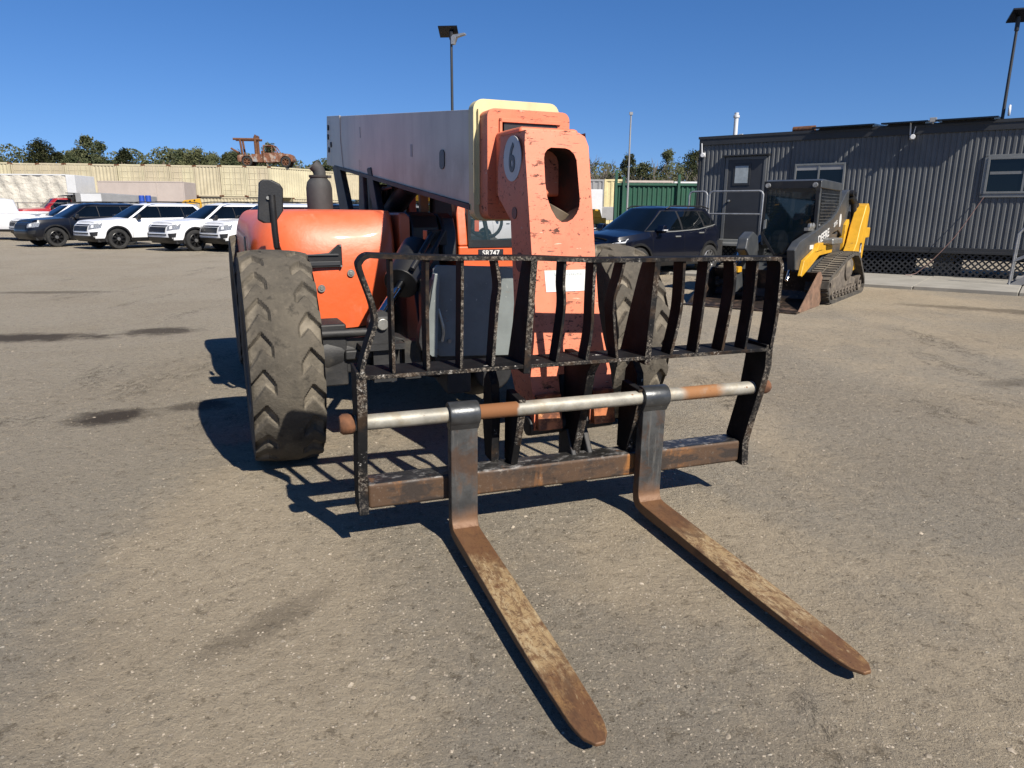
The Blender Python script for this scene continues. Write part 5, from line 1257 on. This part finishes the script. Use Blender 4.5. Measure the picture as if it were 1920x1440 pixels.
#@@FAR  containers, vehicles, fence, trees
DIRR = 8.0    # direction of the container row
r0 = Vector((-21.25, 64.0))
du = Vector((math.cos(R(DIRR)), math.sin(R(DIRR)))); dn = Vector((-du.y, du.x))
def corr(mb, x0, x1, z0, z1, y, per=.28, dep=.045, sg=1):
    P = []; x = x0
    while x < x1-per*.5:
        P += [(x, y), (x+per*.3, y), (x+per*.5, y+sg*dep), (x+per*.8, y+sg*dep)]; x += per
    P.append((x1, y))
    mb.grid([[(p[0], p[1], z) for p in P] for z in (z0, z1)])
def container(kind):
    """kind 'door': 2.0 m wide end with two doors facing -y; kind 'side': 6 m corrugated side facing -y"""
    e = empty('shipping_container', (0, 0, 0))
    w_, d_, h_ = (2.05, 6.0, 2.6) if kind != 'side' else (6.06, 2.4, 2.6)
    b = MB(); b.box(.05, w_-.05, .08, d_, .05, h_-.04); b.build('shell', M['tan'], e)
    b = MB()
    for x0 in (0, w_-.11): b.box(x0, x0+.11, 0, .12, 0, h_)
    b.box(.11, w_-.11, 0, .1, h_-.13, h_); b.box(.11, w_-.11, 0, .1, 0, .15); b.build('frame', M['tan'], e, bevel=.01)
    b = MB()
    for x0 in (0, w_-.16):
        for z0 in (0, h_-.12): b.box(x0-.003, x0+.16, -.006, .12, z0-.003, z0+.123)
    b.build('corner_castings', M['rust'], e)
    if kind == 'door':
        for k in (0, 1):
            x0 = .12+k*(w_-.24)/2; x1 = x0+(w_-.24)/2-.01
            b = MB(); b.box(x0, x1, .03, .09, .16, h_-.14)
            for z in (.5, 1.0, 1.5, 2.0): b.box(x0+.08, x1-.08, .012, .03, z, z+.06)
            dd = b.build('door', M['tan'], e, bevel=.012)
            b = MB()
            for x in (x0+.22, x1-.22): b.tube([(x, .0, .12), (x, .0, h_-.1)], .024, 6)
            b.build('lock_rods', M['tan'], dd)
    elif kind == 'blank':
        b = MB(); corr(b, .11, w_-.11, .15, h_-.13, .03); b.build('end_wall', M['tan'], e, smooth=None)
    else:
        b = MB(); corr(b, .11, w_-.11, .15, h_-.13, .03); b.build('side_wall', M['tan'], e, smooth=None)
    return e
protos = {}
def put_cont(kind, s_, off, z, rot, label, group):
    if kind not in protos: o = protos[kind] = container(kind)
    else: o = copy_tree(protos[kind])
    p = r0+du*s_+dn*off; o.location = (p.x, p.y, z); o.rotation_euler = (0, 0, R(rot))
    return tag(o, label, 'container', group)
GRP = 'tan containers stacked in the far row'
seq = ['door', 'door', 'blank', 'door', 'door', 'door', 'blank', 'door', 'door', 'door', 'blank', 'blank']
for i in range(14):
    k = seq[i % 12]
    put_cont(k, -2.08*(i+1), (.0, .05, -.04, .03)[i % 4], 2.6+.02*((i*5) % 3), DIRR, 'tan container end with closed doors in the upper tier of the far stack' if k == 'door' else 'tan container with a plain ribbed end in the upper tier of the far stack', GRP)
for i in range(5):
    put_cont('side', -6.1*(i+1), .1, 0, DIRR, 'tan container lying lengthwise in the lower tier of the far stack', GRP)
o = put_cont('side', 0, 0, 2.6, 59, 'tan container at the right end of the stack, long ribbed side overhanging a dark gap', GRP)
o2 = put_cont('side', 1.6, 1.6, 0, 59, 'tan container in the shaded gap below the overhanging one', GRP)
o = put_cont('side', 3.2, 5.3, 2.6, 59, 'tan container behind the exhaust stack, end of the upper row', GRP)

# box trailers and odds and ends in front of the stack
def at(x, y, z=0): return (x, y, z)
tr = empty('curtain_trailer', (-29.95, 50, 0), 2, 'long trailer covered in creased cream tarpaulin at the left edge', 'trailer')
b = MB()
rows = []
for j in range(9):
    z = 1.0+2.72*j/8
    rows.append([(-12+11.4*i/60, -.03+.05*math.sin(i*1.3+j*.7)+.03*math.sin(i*.45-j), z) for i in range(61)])
b.grid(rows); b.build('tarpaulin', M['cream_tarp'], tr, smooth=60)
b = MB(); b.box(-12, -.6, .02, 2.4, 1.0, 3.72); b.build('box_body', M['cream_tarp'], tr)
b = MB(); b.box(-.6, .0, -.06, 2.45, .95, 3.75); b.build('end_post', M['whitepanel'], tr, bevel=.02)
b = MB(); b.box(-12, -.6, -.06, 2.45, 3.72, 3.80); b.build('roof_edge', M['whitepanel'], tr)
b = MB(); b.box(-12, 0, 0, 2.4, .75, .98); b.build('bed_frame', M['blacksteel'], tr)
tw, tr_ = wheel_meshes(.5, .3, M['alloy'], 6, M['carrubber'])
def wheels(e, pts):
    for p in pts:
        o = bpy.data.objects.new('wheel', tw); COL.objects.link(o); o.parent = e; o.location = p; o.rotation_euler = (0, 0, -PI/2)
        q_ = bpy.data.objects.new('rim', tr_); COL.objects.link(q_); q_.parent = o
wheels(tr, [(-2.4, .2, .5), (-1.2, .2, .5), (-2.4, 2.2, .5), (-1.2, 2.2, .5)])
bx = empty('box_container', (-28.7, 50.4, 0), 5, 'pinkish grey smooth container box standing before the tan stack', 'container')
b = MB(); b.box(0, 5.75, 0, 2.4, .15, 3.38); b.build('box_body', M['pinkgrey'], bx, bevel=.02)
b = MB(); b.box(3.9, 3.94, -.02, 0, .2, 3.35); b.box(0, .05, -.02, 0, .2, 3.4); b.box(5.7, 5.77, -.02, 0, .2, 3.4); b.box(0, 5.75, -.02, 0, 3.33, 3.40); b.build('ribs', M['pinkgrey'], bx)
gt = empty('utility_trailer', (-25.6, 42, 0), 4, 'low grey box trailer with a white panel parked behind the SUVs', 'trailer')
b = MB(); b.prism([(.3, .7), (.3, 2.38), (1.5, 2.42), (4.1, 2.25), (4.1, .7)], 0, 1.9, 'y'); b.build('box_body', M['palegrey'], gt, bevel=.02)
b = MB(); b.box(.62, 1.75, -.03, 0, 1.2, 2.36); b.build('white_panel', M['whitepanel'], gt)
b = MB(); b.prism([(-.3, 2.42), (.35, 2.40), (.3, 2.34), (-.35, 2.37)], .2, 1.6, 'y'); b.tube([(.1, .3, 2.35), (-.15, .3, 1.4)], .03, 6); b.tube([(-.15, .4, 1.4), (-.1, .4, 2.3)], .03, 6); b.build('ramp', M['blacksteel'], gt)
wheels(gt, [(2.2, -.1, .5)])
for i, x in enumerate((-20.95, -20.58)):
    b = MB(); b.lathe([(0, 0), (.14, 0), (.15, .1), (.15, .5), (.155, .52), (.15, .54), (.15, .95), (.14, 1.0), (0, 1.0)], (0, 0, 0), 'z', 14)
    o = b.build('barrel', M['blue']); o.location = (x, 41, 0); o.scale = (1, 1, 2.26); tag(o, ['left one of the two blue drums behind the white SUV', 'right one of the two blue drums behind the white SUV'][i], 'drum', 'blue drums')
yl = empty('lift_boom', (-18.3, 40, 0), 8, 'yellow perforated lift boom showing over the white SUV roof', 'lift')
b = MB(); b.prism([(-.25, 1.74), (.2, 2.0), (1.0, 2.1), (1.05, 1.85), (.3, 1.78), (-.2, 1.66)], 0, .12, 'y'); b.build('boom', M['yellow'], yl)
b = MB()
for k in range(4): b.cyl((.0+.24*k, 0, 1.84+.05*k), .05, -.01, .0, 'y', 10)
b.build('holes', M['black'], yl)
b = MB(); b.box(.1, .5, -.3, .5, 0, .9); b.box(.25, .35, .0, .12, .9, 1.85); b.box(.98, 1.06, .02, .12, 1.4, 1.9); b.build('base', M['yellow'], yl)
# pickups
PK = dict(L=5.6, W=2.0, sill=.42, arch=.48, wy=(-1.85, 1.75), wr=.42, n=7, gn=5, crown=.07,
          sh=[(-2.8, 1.12), (-2.4, 1.22), (-1.2, 1.30), (2.8, 1.30)], prof=[(0, .06), (.2, .01), (.5, 0), (.8, .01), (1, .05)], nose=[(0, .08), (.3, 0), (.8, .02), (1, .10)], tail=[(0, .02), (1, .02)],
          belt=(-1.25, .55, .93), roof=(-.55, .40, .72), zr=1.92, roofc=0, rcrown=.06, uw=.16, clad=.12, flare=.04, mir=-.85, handles=(.2,), seams=(-1.05, .5), glass=[(-.95, -.45, .38, .30, .12, .88)])
pk, c = make_car('pickup_truck', PK, M['redpaint'], M['alloy'], 6, 'red pickup with a black dump body before the cream tarpaulin', 'truck')
c.full(c.body, .45, .85, -.10, .10, 14, 2, .014).build('grille', M['black'], pk)
for sx in (1, -1): c.rect(c.body, .105, .15, .55, .85, 5, 3, .014, sx).build('headlight', M['headlamp'], pk)
b = MB(); b.box(-1.0, 1.0, .7, 2.9, 1.2, 1.75); b.box(-1.0, 1.0, .62, .74, 1.7, 2.18); b.prism([(.1, 2.1), (.7, 2.18), (.7, 2.10), (.1, 2.04)], -1, 1, 'x'); b.build('dump_body', M['black'], pk, bevel=.02)
pk.location = (-28.6, 46.0, .22); pk.rotation_euler = (0, 0, R(-42))
PW = dict(PK); wp, c = make_car('pickup_truck', PW, M['whitepaint'], M['alloy'], 6, 'white pickup whose long plain side fills the left edge', 'truck')
b = MB(); b.box(-.97, .97, .6, 2.75, 1.25, 1.36); b.build('bed_cover', M['whitepaint'], wp, bevel=.03)
wp.location = (-25.5, 35.9, 0); wp.rotation_euler = (0, 0, R(-94))
# low rail fence before the tarpaulin
rf = empty('rail_fence', (-33.5, 44.5, 0), 3, 'thin grey rail fence in front of the cream trailer', 'fence')
b = MB(); b.tube([(0, 0, 1.85), (6, 0, 1.85)], .025, 6); b.tube([(0, 0, 1.5), (6, 0, 1.5)], .02, 6); b.build('rail', M['steel'], rf)
for k in range(5):
    b = MB(); b.tube([(1.5*k, 0, 0), (1.5*k, 0, 1.9)], .03, 6); b.build('post', M['steel'], rf)
# rusted tow truck on top of the stack
wk = empty('rusty_tow_truck', (-22.25, 66.1, 5.24), 6, 'derelict rusty tow truck with a hoist frame, parked on top of the containers', 'truck')
def arch_poly(P, cx, cz, r_, n=10): return [(cx+r_*math.cos(PI-PI*k/n), cz+r_*math.sin(PI-PI*k/n)) for k in range(n+1)]
b = MB()   # body side profile in (x,z), nose to +x
b.prism([(.55, .42)]+[(.95, .45), (1.45, .45)]+[(1.50, .45)]+arch_poly(None, 2.02, .48, .50)+[(2.62, .5), (2.72, .62), (2.66, 1.0), (2.5, 1.14), (1.35, 1.26), (1.05, 1.30), (.55, 1.20)], -.80, .80, 'y')
b.build('front_body', M['wreckrust'], wk, bevel=.06)
b = MB(); b.prism([(-2.35, .55), (-2.30, .42)]+arch_poly(None, -1.5, .46, .52)+[(-.90, .45), (-.1, .40), (-.1, 1.10), (-.8, 1.12), (-1.2, 1.02), (-2.2, 1.02), (-2.35, .95)], -.92, .92, 'y'); b.build('rear_body', M['wreckrust'], wk, bevel=.06)
b = MB()
for y0, y1 in ((-.78, -.70), (.70, .78)):
    b.prism([(0.0, .40), (0.0, 1.92), (.12, 1.92), (.12, 1.25), (.85, 1.22), (.85, .40)], y0, y1, 'y')
    b.prism([(.12, 1.84), (.12, 1.92), (.95, 1.92), (1.40, 1.28), (1.30, 1.26), (.90, 1.84)], y0, y1, 'y'); b.box(.78, .85, y0, y1, 1.22, 1.85)
b.box(0, .95, -.70, .70, 1.86, 1.93); b.box(0, .06, -.70, .70, .40, 1.3); b.box(.1, 1.0, -.7, .7, .40, .46); b.build('cab', M['wreckrust'], wk, bevel=.015)
b = MB()
b.box(-.18, -.06, -.8, .8, .45, 1.4)
for y in (-.5, .5):
    b.tube([(-1.95, y, 1.0), (-2.10, y, 2.42)], .10, 8); b.tube([(-.70, y, 1.1), (-.72, y, 2.60), (-.60, y, 2.78)], .13, 8); b.tube([(-2.72, y, 2.42), (-.3, y, 2.42)], .10, 8)
b.tube([(-2.1, -.5, 2.4), (-2.1, .5, 2.4)], .06, 8); b.tube([(-.7, -.5, 2.4), (-.7, .5, 2.4)], .06, 8); b.tube([(-2.7, -.5, 2.44), (-2.7, .5, 2.44)], .05, 8)
b.tube([(-2.3, 0, 1.2), (-3.1, 0, 1.65)], .09, 8); b.build('hoist_frame', M['rust'], wk)
tw2, tr2 = wheel_meshes(.46, .28, M['rust'], 6, M['carrubber'])
for p in ((2.02, -.78, .44), (2.02, .78, .44), (-1.5, -.85, .44), (-1.5, .85, .44)):
    o = bpy.data.objects.new('wheel', tw2); COL.objects.link(o); o.parent = wk; o.location = p; o.rotation_euler = (0, 0, -PI/2)
    q_ = bpy.data.objects.new('rim', tr2); COL.objects.link(q_); q_.parent = o
wk.scale = (.94, .94, .97)
# right side background: green fence and pale containers
gf_ = empty('green_fence', (4.15, 30, 0), 1, 'dark green corrugated metal fence behind the crossover', 'fence')
b = MB(); corr(b, 0, 9, .1, 2.62, 0, .2, .04); b.build('sheet', M['green'], gf_, smooth=None)
b = MB(); b.box(0, 9, -.06, -.0, 2.56, 2.66); b.build('top_rail', M['green'], gf_)
for x, h_ in ((.02, 3.15), (.33, 2.9), (2.6, 3.0), (5.2, 3.0), (7.8, 3.0)):
    b = MB(); b.box(x, x+.10, -.12, -.0, 0, h_); b.build('post', M['green'], gf_)
def simple_cont(loc, rz, w_, h_, m, label, vert=True):
    e = empty('shipping_container', loc, rz, label, 'container', 'containers behind the green fence')
    b = MB(); b.box(.03, w_-.03, .06, 2.4, .05, h_-.03); b.build('shell', m, e)
    b = MB(); corr(b, .06, w_-.06, .12, h_-.1, .02, .36, .06); b.build('side_wall', m, e, smooth=None)
    b = MB(); b.box(0, w_, 0, .1, h_-.12, h_); b.box(0, w_, 0, .1, 0, .12); b.box(0, .1, 0, .1, .12, h_-.12); b.box(w_-.1, w_, 0, .1, .12, h_-.12); b.build('frame', m, e)
    return e
simple_cont((3.4, 45, 0), 0, 2.2, 3.45, M['palegrey'], 'pale grey ribbed container beside the boom head, left of the yellow one')
simple_cont((5.65, 45.2, 0), 0, 1.2, 3.47, M['cream'], 'yellow container end behind the left post of the green fence')
simple_cont((7.1, 45.5, 0), 2, 2.9, 3.42, M['pinkgrey'], 'pinkish ribbed container showing over the green fence')
simple_cont((10.1, 45.8, 0), 2, 2.2, 3.38, M['whitepanel'], 'white ribbed container showing over the green fence, near the office corner')
simple_cont((12.4, 46.4, 0), 20, 3.0, 3.3, M['tan'], 'tan container farthest right over the green fence')
wt = empty('box_trailer', (3.0, 36, 0), 6, 'white box trailer beside the boom head in front of the grey container', 'trailer')
b = MB(); b.box(0, 1.45, 0, 2.2, .9, 2.58); b.build('box_body', M['whitepanel'], wt, bevel=.02)
b = MB(); b.box(1.45, 2.2, .1, 2.1, 1.1, 1.75); b.build('nose_box', M['palegrey'], wt, bevel=.02)
b = MB(); b.box(0, 2.2, .1, 2.1, .7, .9); b.build('frame', M['blacksteel'], wt); wheels(wt, [(.5, .1, .5)])
ye = empty('yellow_machine', (3.1, 31, 0), 0, 'yellow machine part low beside the boom head, behind the crossover', 'machine')
b = MB(); b.box(0, .9, 0, .8, .3, 1.25); b.build('body', M['yellow'], ye, bevel=.03)
b = MB(); b.prism([(.2, 1.25), (.3, 1.62), (.62, 1.60), (.72, 1.25)], 0, .5, 'y'); b.build('hood', M['yellow'], ye, bevel=.02)
wheels(ye, [(.45, -.1, .5)])
yb_ = empty('yellow_lift', (-4.6, 33, 0), 6, 'yellow machine boom seen through the gap under the grey boom', 'lift')
b = MB(); b.prism([(0, 1.95), (0, 2.2), (3.6, 2.05), (3.6, 1.85)], 0, .3, 'y'); b.build('boom', M['yellow'], yb_)
b = MB(); b.box(1.2, 2.4, 0, 1.2, .2, 1.2); b.box(1.6, 1.9, .0, .3, 1.2, 2.0); b.build('base', M['yellow'], yb_)

# trees
def crown_mesh(name, H_, w_, seed, m, n_cl=80, lf=.20, per=64, flat=.0):
    r_ = random.Random(seed); b = MB()
    cl = []
    for k in range(n_cl):
        t = r_.random()**.8
        z = H_*(.30+.70*t); rad = w_*(1-(t*.95)**2.6)*(.30+.70*r_.random()); a = r_.random()*6.28
        cl.append((rad*math.cos(a), rad*math.sin(a), z, (.45+.5*r_.random())*(1-.35*t)*w_*.42))
    for k in range(3): cl.append(((r_.random()-.5)*.5, (r_.random()-.5)*.5, H_*(.93+.03*k), .35))
    for cx, cy, cz, cr in cl:
        for i in range(per):
            d = Vector((r_.gauss(0, 1), r_.gauss(0, 1), r_.gauss(0, .7))).normalized()*cr*(r_.random()**.45)
            p = Vector((cx, cy, cz))+d
            u = Vector((r_.gauss(0, 1), r_.gauss(0, 1), r_.gauss(0, 1))).normalized(); v = u.orthogonal().normalized()
            s_ = lf*(.6+.8*r_.random())
            b.add([p-u*s_*.5, p+v*s_*.28, p+u*s_*.5, p-v*s_*.28], [(0, 1, 2, 3)])
    me = b.mesh(name); me.materials.append(m); return me
def trunk_mesh(H_, seed, lean=.3):
    r_ = random.Random(seed); b = MB()
    pts = [(lean*(k/6)**2*r_.uniform(-1, 1), lean*(k/6)**2*r_.uniform(-1, 1), H_*.9*k/6) for k in range(7)]
    b.tube(pts, [.16-.02*k for k in range(7)], 7)
    for k in range(9):
        z = H_*(.3+.06*k); a = r_.random()*6.28; L = H_*.17*(1-.06*k)
        b.tube([(0, 0, z), (L*math.cos(a)*.5, L*math.sin(a)*.5, z+.25), (L*math.cos(a), L*math.sin(a), z+.4)], [.05, .035, .012], 5)
    me = b.mesh('trunk', 50); me.materials.append(M['bark']); return me
PV = []
for k in range(6):
    H_ = [9.0, 8.0, 8.6, 7.4, 9.6, 8.2][k]
    PV.append((crown_mesh('crown', H_, [2.3, 2.6, 2.0, 2.7, 2.4, 2.9][k], 40+k, M['pine']), trunk_mesh(H_, 90+k)))
def tree(x, y, k, s_, rz, label, group, pv=None, name='pine_tree'):
    e = empty(name, (x, y, 0), rz, label, 'tree', group); e.scale = (s_, s_, s_)
    cm, tm = (pv or PV)[k]
    o = bpy.data.objects.new('trunk', tm); COL.objects.link(o); o.parent = e
    o = bpy.data.objects.new('crown', cm); COL.objects.link(o); o.parent = e
tr_r = random.Random(5)
LT = 'dark evergreen pine in the tree line beyond the container stack'
n = 0
for row, (yy, st) in enumerate(((80, 2.1), (87, 2.1))):
    x = -66 if row == 0 else -70
    while x < -10:
        hgt = 1.0+.12*math.sin(x*.35)+.07*math.sin(x*1.1+1)
        if -52 < x < -40: hgt -= .06
        if x > -34: hgt -= .10
        if x > -29: hgt -= .05
        tree(x+tr_r.uniform(-.8, .8), yy+tr_r.uniform(-2, 2), n % 6, hgt*tr_r.uniform(.80, .96)*(1.0 if row == 0 else 1.03), tr_r.random()*360, LT, 'pines beyond the container stack'); n += 1
        x += st*tr_r.uniform(.8, 1.2)
RT = 'green pine in the woods behind the green fence'
for i, (x, y, s_) in enumerate(((5.8, 62, .66), (8.0, 63, .60), (9.6, 61, .70), (11.2, 63, .74), (12.6, 60, .66), (15.0, 61, .76), (16.4, 62, .70), (18.0, 63, .74), (20.5, 62, .7), (4.0, 64, .6), (2.0, 66, .62), (-1.0, 66, .66), (-4.0, 68, .7))):
    tree(x, y, i % 6, s_, tr_r.random()*360, RT, 'pines behind the green fence')
def bare(seed, H_):
    r_ = random.Random(seed); b = MB()
    def grow(p, d, L, r0_, lev):
        q_ = p+d*L*.5+Vector((r_.gauss(0, .05), r_.gauss(0, .05), 0))*L; e_ = p+d*L
        b.tube([p, q_, e_], [r0_, r0_*.85, r0_*.65], 5 if lev < 2 else 3, cap=False)
        if lev < 4:
            for k in range(3 if lev < 3 else 2):
                dd = (d+Vector((r_.gauss(0, .42), r_.gauss(0, .42), r_.uniform(-.05, .35)))).normalized()
                grow(p+d*L*r_.uniform(.45, 1.0), dd, L*r_.uniform(.5, .72), r0_*.62, lev+1)
    grow(Vector((0, 0, 0)), Vector((r_.gauss(0, .06), r_.gauss(0, .06), 1)).normalized(), H_*.42, .09, 0)
    me = b.mesh('branches'); me.materials.append(M['paleb']); return me
BM = [bare(300+k, 7.2) for k in range(5)]
i = 0; x = 3.6
while x < 19:
    e = empty('bare_tree', (x, 56+tr_r.uniform(-2.5, 3), 0), tr_r.random()*360, 'leafless grey brown tree standing in the woods behind the green fence', 'tree', 'bare trees behind the green fence')
    s_ = tr_r.uniform(.72, 1.0)*(.92 if x < 6 else .95); e.scale = (s_, s_, s_)
    o = bpy.data.objects.new('branches', BM[i % 5]); COL.objects.link(o); o.parent = e
    i += 1; x += tr_r.uniform(.35, .7)
# undergrowth that reads as one mass
b = MB(); r_ = random.Random(77)
for k in range(9000):
    if k < 5000: x, y, z = r_.uniform(-75, -8), r_.uniform(78, 95), r_.random()**.9*6.4
    else: x, y, z = r_.uniform(-6, 24), r_.uniform(57, 68), r_.random()**.9*3.9
    u = Vector((r_.gauss(0, 1), r_.gauss(0, 1), r_.gauss(0, 1))).normalized(); v = u.orthogonal().normalized(); s_ = r_.uniform(.3, .65)
    p = Vector((x, y, z)); b.add([p-u*s_*.5, p+v*s_*.2, p+u*s_*.5, p-v*s_*.2], [(0, 1, 2, 3)])
bg_ = MB()
def dome_row(x0, x1, y0, y1, base, var, step, n, lo):
    cr = []; x = x0
    while x < x1: cr.append((x, r_.uniform(y0, y1), base*(1-r_.random()**1.5*var), r_.uniform(.9, 1.5)*step)); x += step*r_.uniform(.45, .85)
    for k in range(n):
        cx, cy, ch, cw = r_.choice(cr)
        a = r_.random()*6.28; q = math.sqrt(r_.random()); zz = ch-cw*.75*(1-math.sqrt(max(0, 1-q*q)))*1.3
        dz = r_.random()**1.6*(zz-lo)
        p = Vector((cx+q*cw*math.cos(a)*.8, cy+q*cw*math.sin(a)*.8, zz-dz)); s_ = r_.uniform(.18, .42)
        u = Vector((r_.gauss(0, 1), r_.gauss(0, 1), r_.gauss(0, 1))).normalized(); v = u.orthogonal().normalized()
        bg_.add([p-u*s_*.5, p+v*s_*.32, p+u*s_*.5, p-v*s_*.32], [(0, 1, 2, 3)])
dome_row(-78, -40, 89, 95, 9.3, .22, 2.6, 30000, 3.0)
dome_row(-42, -10, 89, 95, 8.6, .22, 2.6, 24000, 3.0)
dome_row(-8, 24, 67, 71, 6.1, .25, 2.0, 20000, 1.5)
tag(bg_.build('far_woods', M['pine'], smooth=None), 'dark green woods closing the view behind the single pines', 'woods', kind='stuff')
tag(b.build('undergrowth', M['brush'], smooth=None), 'brown and green undergrowth filling the woods behind the yard', 'undergrowth', kind='stuff')
